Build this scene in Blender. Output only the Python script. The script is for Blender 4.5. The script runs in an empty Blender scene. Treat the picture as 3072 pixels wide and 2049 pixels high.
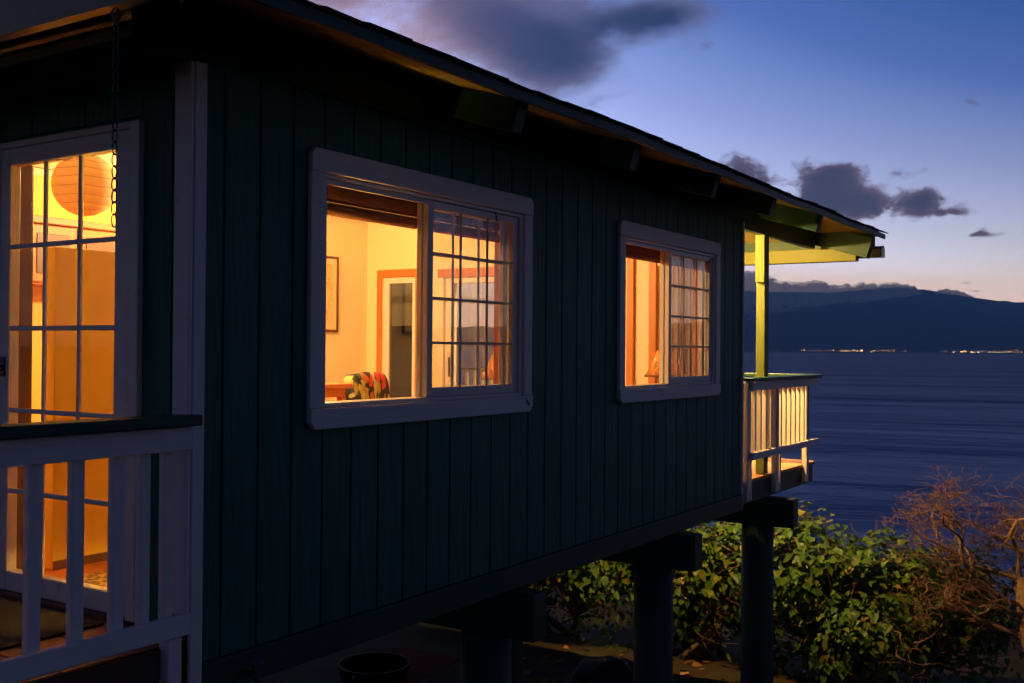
import bpy, bmesh, math, random
import numpy as np
from mathutils import Vector, Matrix, noise as mnoise
R = math.radians
random.seed(7); rng = np.random.default_rng(11)
sc = bpy.context.scene
col = sc.collection

# ------------------------------------------------------------------ camera
cam = bpy.data.cameras.new('camera'); cam.sensor_width = 36.0; cam.lens = 36.75
cam.clip_start = 0.05; cam.clip_end = 200000.0
co = bpy.data.objects.new('camera', cam); col.objects.link(co)
yaw, pit, rol = R(32.9), R(.41), R(.45)
F = Vector((math.cos(yaw)*math.cos(pit), math.sin(yaw)*math.cos(pit), math.sin(pit)))
R0 = Vector((math.sin(yaw), -math.cos(yaw), 0)); U0 = R0.cross(F)
RR = R0*math.cos(rol) + U0*math.sin(rol); UU = U0*math.cos(rol) - R0*math.sin(rol)
M = Matrix((RR, UU, -F)).transposed().to_4x4(); M.translation = (-3.104, -3.6225, 0.0)
co.matrix_world = M
sc.camera = co

# ------------------------------------------------------------------ render settings
sc.view_settings.view_transform = 'Standard'; sc.view_settings.look = 'None'
sc.view_settings.exposure = 0.0; sc.view_settings.gamma = 1.0
sc.render.engine = 'CYCLES'
cy = sc.cycles
cy.use_denoising = True
try: cy.denoiser = 'OPENIMAGEDENOISE'
except Exception: pass
cy.max_bounces = 10; cy.diffuse_bounces = 5; cy.glossy_bounces = 4; cy.transparent_max_bounces = 24
cy.volume_bounces = 0; cy.sample_clamp_indirect = 8.0; cy.caustics_reflective = False; cy.caustics_refractive = False

# ------------------------------------------------------------------ world: dusk sky with long-exposure clouds
world = bpy.data.worlds.new('World'); sc.world = world; world.use_nodes = True
nt = world.node_tree; N = nt.nodes; L = nt.links
for n in list(N): N.remove(n)
SUN_AZ = 40.0
def node(tree, kind, **kw):
    n = tree.nodes.new(kind)
    for k, v in kw.items(): setattr(n, k, v)
    return n
def math_(tree, op, a, b=None, c=None, clamp=False):
    n = node(tree, 'ShaderNodeMath', operation=op, use_clamp=clamp)
    for i, v in enumerate((a, b, c)):
        if v is None: continue
        if isinstance(v, (int, float)): n.inputs[i].default_value = v
        else: tree.links.new(v, n.inputs[i])
    return n.outputs[0]
def mixc(tree, fac, a, b, mode='MIX'):
    n = node(tree, 'ShaderNodeMix', data_type='RGBA', blend_type=mode)
    for sock, v in ((n.inputs[0], fac), (n.inputs[6], a), (n.inputs[7], b)):
        if isinstance(v, (int, float)): sock.default_value = v
        elif isinstance(v, tuple): sock.default_value = (*v, 1) if len(v) == 3 else v
        else: tree.links.new(v, sock)
    return n.outputs[2]
def ramp(tree, fac, stops, interp='LINEAR'):
    n = node(tree, 'ShaderNodeValToRGB'); n.color_ramp.interpolation = interp
    el = n.color_ramp.elements
    while len(el) < len(stops): el.new(0.5)
    for e, (p, c_) in zip(el, stops):
        e.position = p; e.color = (*c_, 1) if len(c_) == 3 else c_
    tree.links.new(fac, n.inputs[0]); return n.outputs[0]
def smooth(tree, v, a, b):
    n = node(tree, 'ShaderNodeMapRange', interpolation_type='SMOOTHSTEP')
    n.inputs[1].default_value = a; n.inputs[2].default_value = b
    tree.links.new(v, n.inputs[0]); return n.outputs[0]
tc = node(nt, 'ShaderNodeTexCoord')
sep = node(nt, 'ShaderNodeSeparateXYZ'); L.new(tc.outputs['Generated'], sep.inputs[0])
az = math_(nt, 'MULTIPLY', math_(nt, 'ARCTAN2', sep.outputs[1], sep.outputs[0]), 57.29578)
el_ = math_(nt, 'MULTIPLY', math_(nt, 'ARCSINE', sep.outputs[2]), 57.29578)
sky = node(nt, 'ShaderNodeTexSky', sky_type='NISHITA', sun_disc=False, sun_elevation=R(-3), sun_rotation=R(90 - SUN_AZ))
caz = math_(nt, 'COSINE', math_(nt, 'MULTIPLY', math_(nt, 'SUBTRACT', az, SUN_AZ), 0.01745329))
dsun = math_(nt, 'MULTIPLY', math_(nt, 'ARCCOSINE', caz), 57.29578)   # the glow stands highest over the sunset
arch = math_(nt, 'MINIMUM', math_(nt, 'MULTIPLY_ADD', dsun, .019, .40), 1.7)
elf = math_(nt, 'DIVIDE', math_(nt, 'MULTIPLY', el_, arch), 90.0, clamp=True)
grad = ramp(nt, elf, [(0.0, (1.1, 1.25, 2.8)), (.03, (1.10, 1.40, 3.3)), (.0433, (.98, 1.42, 3.6)), (.0633, (.62, .92, 2.2)), (.0822, (.45, .65, 1.62)),
                      (.1022, (.290, .440, 1.22)), (.1222, (.182, .322, .95)), (.15, (.070, .166, .69)), (.187, (.028, .114, .50)), (.26, (.018, .072, .31)),
                      (.6, (.014, .04, .16)), (1.0, (.012, .03, .12))])
azf = math_(nt, 'MULTIPLY_ADD', caz, 0.42, 0.58)
vm = node(nt, 'ShaderNodeVectorMath', operation='SCALE'); L.new(grad, vm.inputs[0]); L.new(azf, vm.inputs[3])
vs = node(nt, 'ShaderNodeVectorMath', operation='SCALE'); L.new(sky.outputs[0], vs.inputs[0]); vs.inputs[3].default_value = 0.14
va = node(nt, 'ShaderNodeVectorMath', operation='ADD'); L.new(vm.outputs[0], va.inputs[0]); L.new(vs.outputs[0], va.inputs[1])
clear = va.outputs[0]
# cloud field in (azimuth, elevation) degrees
cp = node(nt, 'ShaderNodeCombineXYZ')
L.new(math_(nt, 'MULTIPLY', az, 0.16), cp.inputs[0]); L.new(math_(nt, 'MULTIPLY', el_, 0.42), cp.inputs[1])
def wnoise(scale, detail, rough, off, dist=0.0):
    mp = node(nt, 'ShaderNodeVectorMath', operation='ADD'); L.new(cp.outputs[0], mp.inputs[0]); mp.inputs[1].default_value = off
    n = node(nt, 'ShaderNodeTexNoise'); L.new(mp.outputs[0], n.inputs['Vector'])
    n.inputs['Scale'].default_value = scale; n.inputs['Detail'].default_value = detail
    n.inputs['Roughness'].default_value = rough; n.inputs['Distortion'].default_value = dist
    return n.outputs[0]
n1 = wnoise(1.0, 7, .58, (3.1, 7.7, 1.2), .35)
n2 = wnoise(.55, 4, .5, (11.0, 2.0, 5.0), .2)
cp_flat = cp; cp = node(nt, 'ShaderNodeCombineXYZ')
L.new(math_(nt, 'MULTIPLY', az, 0.30), cp.inputs[0]); L.new(math_(nt, 'MULTIPLY', el_, 0.40), cp.inputs[1])
n3 = wnoise(2.1, 6, .60, (1.0, 9.0, 2.0), .3)
def blobs(lst):
    acc = None
    for a0, e0, sa, se, amp in lst:
        da = math_(nt, 'DIVIDE', math_(nt, 'SUBTRACT', az, a0), sa); de = math_(nt, 'DIVIDE', math_(nt, 'SUBTRACT', el_, e0), se)
        g = math_(nt, 'EXPONENT', math_(nt, 'MULTIPLY', math_(nt, 'ADD', math_(nt, 'MULTIPLY', da, da), math_(nt, 'MULTIPLY', de, de)), -1.0))
        g = math_(nt, 'MULTIPLY', g, amp)
        acc = g if acc is None else math_(nt, 'ADD', acc, g)
    return acc
soft = blobs([(35.0, 18.6, 5.0, 3.3, 1.05), (30.8, 15.5, 3.8, 2.4, 1.0), (25.4, 17.6, 3.6, 1.2, 1.05), (44.0, 19.0, 4.2, 2.6, .85),
              (60, 13, 12, 3, .8), (120, 17, 14, 4, .8), (-50, 14, 14, 3, .8), (-130, 16, 14, 4, .8)])
hard = blobs([(20.4, 9.2, 1.5, 1.15, .92), (16.1, 8.9, 1.9, 1.15, 1.05), (14.8, 7.5, 3.6, .85, .85), (11.5, 7.7, .95, .62, .85), (10.3, 7.05, 1.1, .22, .62), (18.3, 7.6, 2.2, .7, .4),
              (8.75, 5.9, 1.0, .17, .62), (36, 2.6, 9, .35, .55), (-34, 6, 8, 1.2, .8)])
m_soft = smooth(nt, math_(nt, 'ADD', soft, math_(nt, 'ADD', math_(nt, 'MULTIPLY', n3, .5), math_(nt, 'MULTIPLY_ADD', n1, 1.5, -1.16))), 0.0, .80)
hn = math_(nt, 'ADD', math_(nt, 'MULTIPLY', n1, .4), math_(nt, 'MULTIPLY', n3, 1.9))
m_hard = smooth(nt, math_(nt, 'ADD', hard, math_(nt, 'ADD', hn, -1.42)), 0.0, .46)
wisp = blobs([(9.45, 3.5, .42, .045, 1.0), (9.0, 3.08, .36, .05, .9)])
m_w = smooth(nt, math_(nt, 'ADD', wisp, math_(nt, 'MULTIPLY_ADD', n3, .8, -.8)), 0.0, .6)
# soft cloud: purple near the sunset, slate blue where it is thick
pink = smooth(nt, math_(nt, 'ADD', az, math_(nt, 'MULTIPLY', n2, 10.0)), 34.0, 48.0)
thin = mixc(nt, pink, (.12, .14, .34), (.50, .34, .48))
thick = mixc(nt, pink, (.022, .046, .15), (.15, .12, .27))
dens = smooth(nt, math_(nt, 'ADD', soft, math_(nt, 'MULTIPLY_ADD', n2, 1.6, -1.25)), 0.05, .75)
c_soft = mixc(nt, dens, thin, thick)
csky = mixc(nt, math_(nt, 'MULTIPLY', m_soft, .95), clear, c_soft)
dn = smooth(nt, math_(nt, 'ADD', hard, math_(nt, 'MULTIPLY_ADD', n3, 1.3, -1.1)), 0.0, .6)
c_hard = mixc(nt, dn, (.115, .10, .215), (.034, .042, .115))
csky = mixc(nt, math_(nt, 'MULTIPLY', m_hard, .95), csky, c_hard)
csky = mixc(nt, math_(nt, 'MULTIPLY', m_w, .6), csky, (.17, .15, .25))
bg = node(nt, 'ShaderNodeBackground'); L.new(csky, bg.inputs[0]); bg.inputs[1].default_value = 1.0
world.cycles.sampling_method = 'MANUAL'; world.cycles.sample_map_resolution = 512
wo = node(nt, 'ShaderNodeOutputWorld'); L.new(bg.outputs[0], wo.inputs[0])

# ------------------------------------------------------------------ object helpers
def tag(o, label=None, cat=None, group=None, kind=None):
    if label: o['label'] = label
    if cat: o['category'] = cat
    if group: o['group'] = group
    if kind: o['kind'] = kind
    return o
def empty(name, loc=(0, 0, 0), rz=0):
    o = bpy.data.objects.new(name, None); col.objects.link(o); o.location = loc; o.rotation_euler = (0, 0, rz)
    o.empty_display_size = .1
    return o
def link(name, me, mat, parent=None, smooth_=False):
    o = bpy.data.objects.new(name, me); col.objects.link(o)
    if mat and not me.materials: me.materials.append(mat)
    if parent: o.parent = parent
    if smooth_:
        me.polygons.foreach_set('use_smooth', [True]*len(me.polygons))
    return o
def bm_box(bm, x0, x1, y0, y1, z0, z1):
    v = [bm.verts.new((x, y, z)) for z in (z0, z1) for y in (y0, y1) for x in (x0, x1)]
    fs = [(0, 2, 3, 1), (4, 5, 7, 6), (0, 1, 5, 4), (2, 6, 7, 3), (0, 4, 6, 2), (1, 3, 7, 5)]
    for f in fs: bm.faces.new([v[i] for i in f])
def mesh_boxes(name, boxes, bevel=0.0, xf=None):
    bm = bmesh.new()
    for b in boxes: bm_box(bm, *b)
    if bevel: bmesh.ops.bevel(bm, geom=list(bm.edges), offset=bevel, segments=1, affect='EDGES', clamp_overlap=True)
    if xf is not None: bmesh.ops.transform(bm, matrix=xf, verts=bm.verts)
    me = bpy.data.meshes.new(name); bm.to_mesh(me); bm.free(); return me
def box(name, b, mat, parent=None, bevel=0.003, xf=None):
    bs = b if isinstance(b, list) else [b]
    return link(name, mesh_boxes(name, bs, bevel, xf), mat, parent)
def sheet(name, pts, mat, parent=None):
    me = bpy.data.meshes.new(name); me.from_pydata(pts, [], [tuple(range(len(pts)))]); me.update(); return link(name, me, mat, parent)
def pane_y(y, x0, x1, z0, z1, mat, parent): return sheet('pane', [(x0, y, z0), (x1, y, z0), (x1, y, z1), (x0, y, z1)], mat, parent)
def pane_x(x, y0, y1, z0, z1, mat, parent): return sheet('pane', [(x, y0, z0), (x, y0, z1), (x, y1, z1), (x, y1, z0)], mat, parent)
def prism(name, poly, axis, a, b, mat, parent=None, bevel=0.0, xf=None):
    """polygon extruded along an axis. axis 0: poly=(y,z), 1: (x,z), 2: (x,y)"""
    bm = bmesh.new()
    def P(p, t): return {0: (t, p[0], p[1]), 1: (p[0], t, p[1]), 2: (p[0], p[1], t)}[axis]
    va_ = [bm.verts.new(P(p, a)) for p in poly]; vb = [bm.verts.new(P(p, b)) for p in poly]
    n = len(poly)
    bm.faces.new(va_); bm.faces.new(vb[::-1])
    for i in range(n): bm.faces.new((va_[i], vb[i], vb[(i+1) % n], va_[(i+1) % n]))
    bmesh.ops.recalc_face_normals(bm, faces=bm.faces)
    if bevel: bmesh.ops.bevel(bm, geom=list(bm.edges), offset=bevel, segments=1, affect='EDGES', clamp_overlap=True)
    if xf is not None: bmesh.ops.transform(bm, matrix=xf, verts=bm.verts)
    me = bpy.data.meshes.new(name); bm.to_mesh(me); bm.free()
    return link(name, me, mat, parent)
def tube_geo(path, rad, sides=6, cap=True):
    V = []; Fc = []
    pts = [Vector(p) for p in path]; n = len(pts)
    for i, p in enumerate(pts):
        t = (pts[min(i+1, n-1)] - pts[max(i-1, 0)])
        if t.length < 1e-9: t = Vector((0, 0, 1))
        t.normalize()
        ref = Vector((0, 0, 1)) if abs(t.z) < .9 else Vector((1, 0, 0))
        a = t.cross(ref).normalized(); b = t.cross(a)
        r = rad[i] if isinstance(rad, (list, tuple)) else rad
        for k in range(sides):
            th = 2*math.pi*k/sides
            V.append(tuple(p + a*(r*math.cos(th)) + b*(r*math.sin(th))))
    for i in range(n-1):
        for k in range(sides):
            k2 = (k+1) % sides
            Fc.append((i*sides+k, i*sides+k2, (i+1)*sides+k2, (i+1)*sides+k))
    if cap:
        Fc.append(tuple(range(sides))[::-1]); Fc.append(tuple((n-1)*sides+k for k in range(sides)))
    return V, Fc
class Geo:
    def __init__(s): s.V = []; s.F = []
    def add(s, vf):
        o = len(s.V); s.V += vf[0]; s.F += [tuple(i+o for i in f) for f in vf[1]]
    def build(s, name, mat, parent=None, smooth_=True):
        me = bpy.data.meshes.new(name); me.from_pydata(s.V, [], s.F); me.update()
        return link(name, me, mat, parent, smooth_)
def lathe(prof, sides=24):
    V = []; Fc = []
    for r, z in prof:
        for k in range(sides):
            th = 2*math.pi*k/sides; V.append((r*math.cos(th), r*math.sin(th), z))
    for i in range(len(prof)-1):
        for k in range(sides):
            k2 = (k+1) % sides; Fc.append((i*sides+k, i*sides+k2, (i+1)*sides+k2, (i+1)*sides+k))
    return V, Fc
def cyl(name, prof, loc, mat, parent=None, sides=24, rot=None):
    g = Geo(); g.add(lathe(prof, sides))
    o = g.build(name, mat, parent); o.location = loc
    if rot: o.rotation_euler = rot
    return o

# ------------------------------------------------------------------ materials
MATS = {}
def newmat(name):
    m = bpy.data.materials.new(name); m.use_nodes = True; t = m.node_tree
    for n in list(t.nodes): t.nodes.remove(n)
    out = node(t, 'ShaderNodeOutputMaterial'); b = node(t, 'ShaderNodeBsdfPrincipled')
    t.links.new(b.outputs[0], out.inputs[0]); MATS[name] = m
    return m, t, b, out
def coords(t, scale, rand=True, kind='Object'):
    tc_ = node(t, 'ShaderNodeTexCoord'); mp = node(t, 'ShaderNodeMapping'); mp.inputs['Scale'].default_value = scale
    if rand:
        oi = node(t, 'ShaderNodeObjectInfo'); ad = node(t, 'ShaderNodeVectorMath', operation='MULTIPLY_ADD')
        cx = node(t, 'ShaderNodeCombineXYZ'); 
        for i in range(3): t.links.new(oi.outputs['Random'], cx.inputs[i])
        t.links.new(cx.outputs[0], ad.inputs[0]); ad.inputs[1].default_value = (17.0, 31.0, 23.0); t.links.new(tc_.outputs[kind], ad.inputs[2])
        t.links.new(ad.outputs[0], mp.inputs['Vector'])
    else: t.links.new(tc_.outputs[kind], mp.inputs['Vector'])
    return mp.outputs[0]
def tnoise(t, vec, scale, detail=4, rough=.55, dist=0.0):
    n = node(t, 'ShaderNodeTexNoise'); t.links.new(vec, n.inputs['Vector'])
    n.inputs['Scale'].default_value = scale; n.inputs['Detail'].default_value = detail
    n.inputs['Roughness'].default_value = rough; n.inputs['Distortion'].default_value = dist
    return n.outputs[0]
def bump(t, b, h, strength, dist):
    bp = node(t, 'ShaderNodeBump'); bp.inputs['Strength'].default_value = strength; bp.inputs['Distance'].default_value = dist
    t.links.new(h, bp.inputs['Height']); t.links.new(bp.outputs[0], b.inputs['Normal'])
def painted(name, c, rough=.5, grain=(14, 14, 1.2), bs=.5, bd=.004, var=.18, dirt=(.35, .3, .25), dirt_amt=.15):
    """painted timber: streaky grain relief along one axis, slight tone changes, a little dirt"""
    m, t, b, _ = newmat(name)
    v = coords(t, grain); g = tnoise(t, v, 2.2, 6, .62, 1.2)
    v2 = coords(t, (1, 1, 1)); s = tnoise(t, v2, 2.3, 5, .6)
    lo = tuple(x*(1-var) for x in c); hi = tuple(min(1, x*(1+var)) for x in c)
    cc = mixc(t, s, lo, hi)
    d = smooth(t, tnoise(t, v2, 9.0, 6, .7), .60, .78)
    cc = mixc(t, math_(t, 'MULTIPLY', d, dirt_amt), cc, tuple(x*y for x, y in zip(c, dirt)))
    t.links.new(cc, b.inputs['Base Color'])
    rr = node(t, 'ShaderNodeMapRange'); rr.inputs[3].default_value = rough-.1; rr.inputs[4].default_value = rough+.18
    t.links.new(s, rr.inputs[0]); t.links.new(rr.outputs[0], b.inputs['Roughness'])
    b.inputs['Specular IOR Level'].default_value = .35
    bump(t, b, g, bs, bd)
    return m
def plain(name, c, rough=.6, scale=6, var=.15, bs=.15, bd=.003, metal=0.0):
    m, t, b, _ = newmat(name)
    v = coords(t, (1, 1, 1)); s = tnoise(t, v, scale, 5, .6)
    t.links.new(mixc(t, s, tuple(x*(1-var) for x in c), tuple(min(1, x*(1+var)) for x in c)), b.inputs['Base Color'])
    b.inputs['Roughness'].default_value = rough; b.inputs['Metallic'].default_value = metal
    if rough > .55: b.inputs['Specular IOR Level'].default_value = .15 if rough < .91 else .02
    bump(t, b, tnoise(t, v, scale*6, 4, .6), bs, bd)
    return m
def woody(name, c1, c2, rough=.45, grain=(12, 12, 1.0)):
    m, t, b, _ = newmat(name)
    v = coords(t, grain); g = tnoise(t, v, 3.0, 5, .6, 1.5)
    t.links.new(mixc(t, g, c1, c2), b.inputs['Base Color']); b.inputs['Roughness'].default_value = rough
    bump(t, b, g, .2, .002)
    return m
GREEN = (.013, .062, .046)
def siding():
    m, t, b, _ = newmat('siding_paint'); c = (.008, .125, .092)
    v = coords(t, (1, 1, 1)); s_ = tnoise(t, v, 1.7, 5, .6)
    wv = node(t, 'ShaderNodeTexWave', wave_type='BANDS', bands_direction='X'); wv.inputs['Scale'].default_value = 4; wv.inputs['Distortion'].default_value = 22; wv.inputs['Detail'].default_value = 4; wv.inputs['Detail Scale'].default_value = .6; wv.inputs['Detail Roughness'].default_value = .6
    t.links.new(coords(t, (1, 1, .22)), wv.inputs['Vector'])
    fine = tnoise(t, coords(t, (60, 60, 3.5)), 1.0, 5, .7, .3); mid = tnoise(t, coords(t, (16, 16, 1.4)), 1.0, 5, .65, 1.0)
    cc = mixc(t, s_, tuple(x*.72 for x in c), tuple(x*1.3 for x in c))
    worn = smooth(t, math_(t, 'ADD', math_(t, 'MULTIPLY', fine, .6), math_(t, 'MULTIPLY', s_, .5)), .60, .74)
    oi = node(t, 'ShaderNodeObjectInfo'); cc = mixc(t, math_(t, 'MULTIPLY', oi.outputs['Random'], .55), cc, (.006, .075, .062))
    cc = mixc(t, math_(t, 'MULTIPLY', worn, .35), cc, (.045, .11, .10))
    t.links.new(cc, b.inputs['Base Color'])
    rr = node(t, 'ShaderNodeMapRange'); rr.inputs[3].default_value = .38; rr.inputs[4].default_value = .7; t.links.new(mid, rr.inputs[0]); t.links.new(rr.outputs[0], b.inputs['Roughness'])
    b.inputs['Specular IOR Level'].default_value = .4
    h = math_(t, 'ADD', math_(t, 'MULTIPLY', wv.outputs['Fac'], .22), math_(t, 'ADD', math_(t, 'MULTIPLY', fine, .7), math_(t, 'MULTIPLY', mid, .9)))
    bump(t, b, h, 1.0, .010)
    return m
m_side = siding()
m_green = painted('trim_green_paint', GREEN, .45, (14, 1.4, 14), .45, .004, .15)
m_greenx = painted('trim_green_paint_long', GREEN, .45, (1.2, 14, 14), .45, .004, .15)
m_green_lit = painted('trim_green_paint_lit', (.110, .140, .028), .5, (12, 12, 1.0), .9, .006, .15)  # trim green made paler and yellower: lamplight on the post put into the colour
m_white = painted('white_paint_upright', (.74, .70, .70), .45, (16, 16, 1.1), .7, .006, .07, (.35, .30, .25), .55)
m_whitex = painted('white_paint_long', (.74, .70, .70), .45, (1.1, 16, 16), .7, .006, .07, (.35, .30, .25), .55)
m_vinyl = plain('window_frame_vinyl', (.66, .62, .60), .35, 5, .06, .05)
m_muntin_shaded = plain('muntin_bar_shaded', (.40, .37, .36), .4, 5, .06, .05)  # greyer than the sash vinyl: backlit shade put into the front bars' colour
m_brown = woody('dark_wood', (.075, .026, .008), (.14, .052, .018))
m_orange = woody('koa_wood', (.42, .135, .03), (.55, .20, .05))
m_bamboo = woody('bamboo_slat', (.24, .085, .028), (.36, .14, .045), .6, (1.5, 30, 30))
m_wall = plain('cream_plaster', (.82, .72, .48), .8, 3, .04, .12)
m_ceil = plain('white_ceiling', (.82, .76, .62), .8, 3, .03, .08)
m_amber = plain('amber_wall_paint', (.80, .52, .14), .8, 3, .06, .1)
m_panel = plain('yellow_partition', (.85, .58, .08), .75, 3, .05, .1)
m_tilef = plain('terracotta_tile', (.33, .12, .055), .45, 7, .25, .15)
m_grout = plain('grout', (.10, .06, .045), .9, 9)
m_black = plain('black_rubber', (.018, .017, .016), .75, 20, .3, .6, .004)
m_deck = woody('deck_wood', (.30, .14, .06), (.46, .24, .11), .6, (14, 1.2, 14))
m_hard = plain('black_metal', (.03, .028, .026), .35, 10, .2, .1, .002, .7)
m_chain = plain('dull_copper_chain', (.07, .07, .08), .45, 15, .3, .2, .002, .8)
m_gut = plain('gutter_paint', (.05, .10, .10), .3, 5, .1, .06)
m_shing = plain('asphalt_shingle', (.035, .036, .036), .95, 40, .5, .8, .004)
m_conc = plain('concrete', (.20, .19, .18), .9, 9, .25, .4)
m_tub = plain('black_tub', (.010, .010, .011), .8, 5, .2, .1)
m_ply = plain('pinkish_plywood', (.30, .07, .072), .92, 4, .12, .1)
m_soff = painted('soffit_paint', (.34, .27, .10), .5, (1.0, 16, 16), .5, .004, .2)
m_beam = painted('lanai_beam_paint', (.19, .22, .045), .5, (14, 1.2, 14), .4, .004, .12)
m_pile = painted('pile_paint', (.010, .055, .045), .6, (10, 10, .8), .8, .008, .25)
m_brass = plain('brass', (.5, .33, .12), .3, 10, .1, .05, .002, .9)
m_cloth = plain('blind_fabric', (.62, .50, .40), .8, 20, .1, .1)

def glass(name, tint=(1, 1, 1), boost=1.0):
    m = bpy.data.materials.new(name); m.use_nodes = True; t = m.node_tree
    for n in list(t.nodes): t.nodes.remove(n)
    out = node(t, 'ShaderNodeOutputMaterial'); tr = node(t, 'ShaderNodeBsdfTransparent'); tr.inputs[0].default_value = (*tint, 1)
    gl = node(t, 'ShaderNodeBsdfGlossy'); gl.inputs['Roughness'].default_value = .015
    fr = node(t, 'ShaderNodeLayerWeight'); fr.inputs[0].default_value = .5
    v = coords(t, (1, 1, 1)); bp = node(t, 'ShaderNodeBump'); bp.inputs['Strength'].default_value = .04; bp.inputs['Distance'].default_value = .01
    t.links.new(tnoise(t, v, 2.0, 2), bp.inputs['Height']); t.links.new(bp.outputs[0], gl.inputs['Normal'])
    f = math_(t, 'MULTIPLY_ADD', math_(t, 'POWER', fr.outputs['Facing'], 5.0), .92*boost, .07*boost, clamp=True)
    mx = node(t, 'ShaderNodeMixShader'); t.links.new(f, mx.inputs[0]); t.links.new(tr.outputs[0], mx.inputs[1]); t.links.new(gl.outputs[0], mx.inputs[2])
    t.links.new(mx.outputs[0], out.inputs[0]); return m
m_glass = glass('window_glass', (.97, .97, .95), 2.0)
m_glass_door = glass('front_door_glass', (.98, .97, .94), .55)
m_glass_dark = glass('tinted_door_glass', (.30, .26, .10), 1.6)

def emis(name, c, s):
    m, t, b, _ = newmat(name)
    b.inputs['Base Color'].default_value = (*[min(1, x) for x in c], 1); b.inputs['Emission Color'].default_value = (*c, 1); b.inputs['Emission Strength'].default_value = s
    return m

# leaf material: per-leaf tone from a point attribute, light passing through the blade
def leafmat(name, stops, trans=.3, rough=.45):
    m = bpy.data.materials.new(name); m.use_nodes = True; t = m.node_tree
    for n in list(t.nodes): t.nodes.remove(n)
    out = node(t, 'ShaderNodeOutputMaterial'); at = node(t, 'ShaderNodeAttribute', attribute_name='tone')
    oi = node(t, 'ShaderNodeObjectInfo')
    f = math_(t, 'FRACT', math_(t, 'ADD', at.outputs['Fac'], oi.outputs['Random']))
    c = ramp(t, f, stops)
    b = node(t, 'ShaderNodeBsdfPrincipled'); t.links.new(c, b.inputs['Base Color']); b.inputs['Roughness'].default_value = rough
    b.inputs['Specular IOR Level'].default_value = .3
    tl = node(t, 'ShaderNodeBsdfTranslucent'); t.links.new(c, tl.inputs[0])
    mx = node(t, 'ShaderNodeMixShader'); mx.inputs[0].default_value = trans
    t.links.new(b.outputs[0], mx.inputs[1]); t.links.new(tl.outputs[0], mx.inputs[2]); t.links.new(mx.outputs[0], out.inputs[0])
    return m
m_leaf = leafmat('sea_hibiscus_leaf', [(0, (.040, .095, .010)), (.3, (.070, .140, .014)), (.6, (.105, .175, .018)), (.85, (.16, .20, .022)), (.955, (.20, .19, .025)), (1, (.34, .17, .02))])
m_dry = leafmat('dry_leaf', [(0, (.20, .07, .02)), (.5, (.34, .13, .03)), (1, (.42, .22, .06))], .15, .7)
m_grass = leafmat('grass_blade', [(0, (.06, .09, .02)), (.5, (.10, .12, .03)), (1, (.20, .16, .05))], .25, .6)
m_bark = woody('bark', (.14, .075, .035), (.34, .19, .09), .85, (9, 9, 9))
m_twig = woody('twig_bark', (.14, .06, .035), (.24, .11, .065), .8, (9, 9, 9))
m_feather = leafmat('kiawe_leaflet', [(0, (.07, .08, .02)), (1, (.15, .13, .03))], .3, .6)

# ------------------------------------------------------------------ terrain, sea, mountain
SEA = -7.0
def zg(x, y):
    z = -3.2 - .16*max(0, x-4.0)
    if x > 12.5: z = -4.56 - .08*(x-12.5)
    if x > 22: z = -5.32 - .4*(x-22)
    z += .05*mnoise.noise((x*.7, y*.7, 0)) + .025*mnoise.noise((x*2.3, y*2.3, 3))
    return max(z, -30)
def axis_pts(lo, hi, fine_lo, fine_hi, step):
    a = list(np.arange(fine_lo, fine_hi+1e-6, step)); d = step
    while a[-1] < hi: d *= 1.35; a.append(min(hi, a[-1]+d))
    d = step
    while a[0] > lo: d *= 1.35; a.insert(0, max(lo, a[0]-d))
    return a
xs = axis_pts(-2500, 60, 3, 14, .22); ys = axis_pts(-2500, 2500, -5, 7, .22)
V = [(x, y, zg(x, y)) for y in ys for x in xs]; nx = len(xs)
Fc = [(j*nx+i, j*nx+i+1, (j+1)*nx+i+1, (j+1)*nx+i) for j in range(len(ys)-1) for i in range(nx-1)]
m, t, b, _ = newmat('sandy_soil')
v = coords(t, (1, 1, 1), False)
big = tnoise(t, v, 1.1, 5, .6); fine = tnoise(t, v, 26, 5, .7)
c1 = mixc(t, fine, (.022, .013, .007), (.085, .05, .027))
c2 = mixc(t, fine, (.028, .034, .012), (.085, .08, .03))
t.links.new(mixc(t, smooth(t, big, .47, .60), c1, c2), b.inputs['Base Color']); b.inputs['Roughness'].default_value = .95; b.inputs['Specular IOR Level'].default_value = .08
bump(t, b, fine, .9, .03)
g = Geo(); g.V = V; g.F = Fc; tag(g.build('ground', m), kind='structure')

# sea: one sheet past the far shore
m, t, b, _ = newmat('sea_water')
tc_ = node(t, 'ShaderNodeTexCoord'); mp = node(t, 'ShaderNodeMapping'); t.links.new(tc_.outputs['Object'], mp.inputs['Vector'])
mp.inputs['Rotation'].default_value = (0, 0, R(-16)); 
def seawave(sx, sy, scale, detail, rough):
    m2 = node(t, 'ShaderNodeMapping'); m2.inputs['Scale'].default_value = (sx, sy, 1); t.links.new(mp.outputs[0], m2.inputs['Vector'])
    return tnoise(t, m2.outputs[0], scale, detail, rough, .4)
w1 = seawave(1.0, .22, .030, 3, .55); w2 = seawave(1.0, .45, .16, 5, .62); w3 = seawave(1.0, .6, 1.1, 4, .65)
hgt = math_(t, 'ADD', math_(t, 'MULTIPLY', w1, 5.0), math_(t, 'ADD', math_(t, 'MULTIPLY', w2, 1.1), math_(t, 'MULTIPLY', w3, .09)))
b.inputs['Base Color'].default_value = (.007, .085, .225, 1); b.inputs['Roughness'].default_value = .48; b.inputs['IOR'].default_value = 1.33
sp_ = node(t, 'ShaderNodeMapRange'); sp_.inputs[1].default_value = .35; sp_.inputs[2].default_value = .66; sp_.inputs[3].default_value = .025; sp_.inputs[4].default_value = .16
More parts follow.
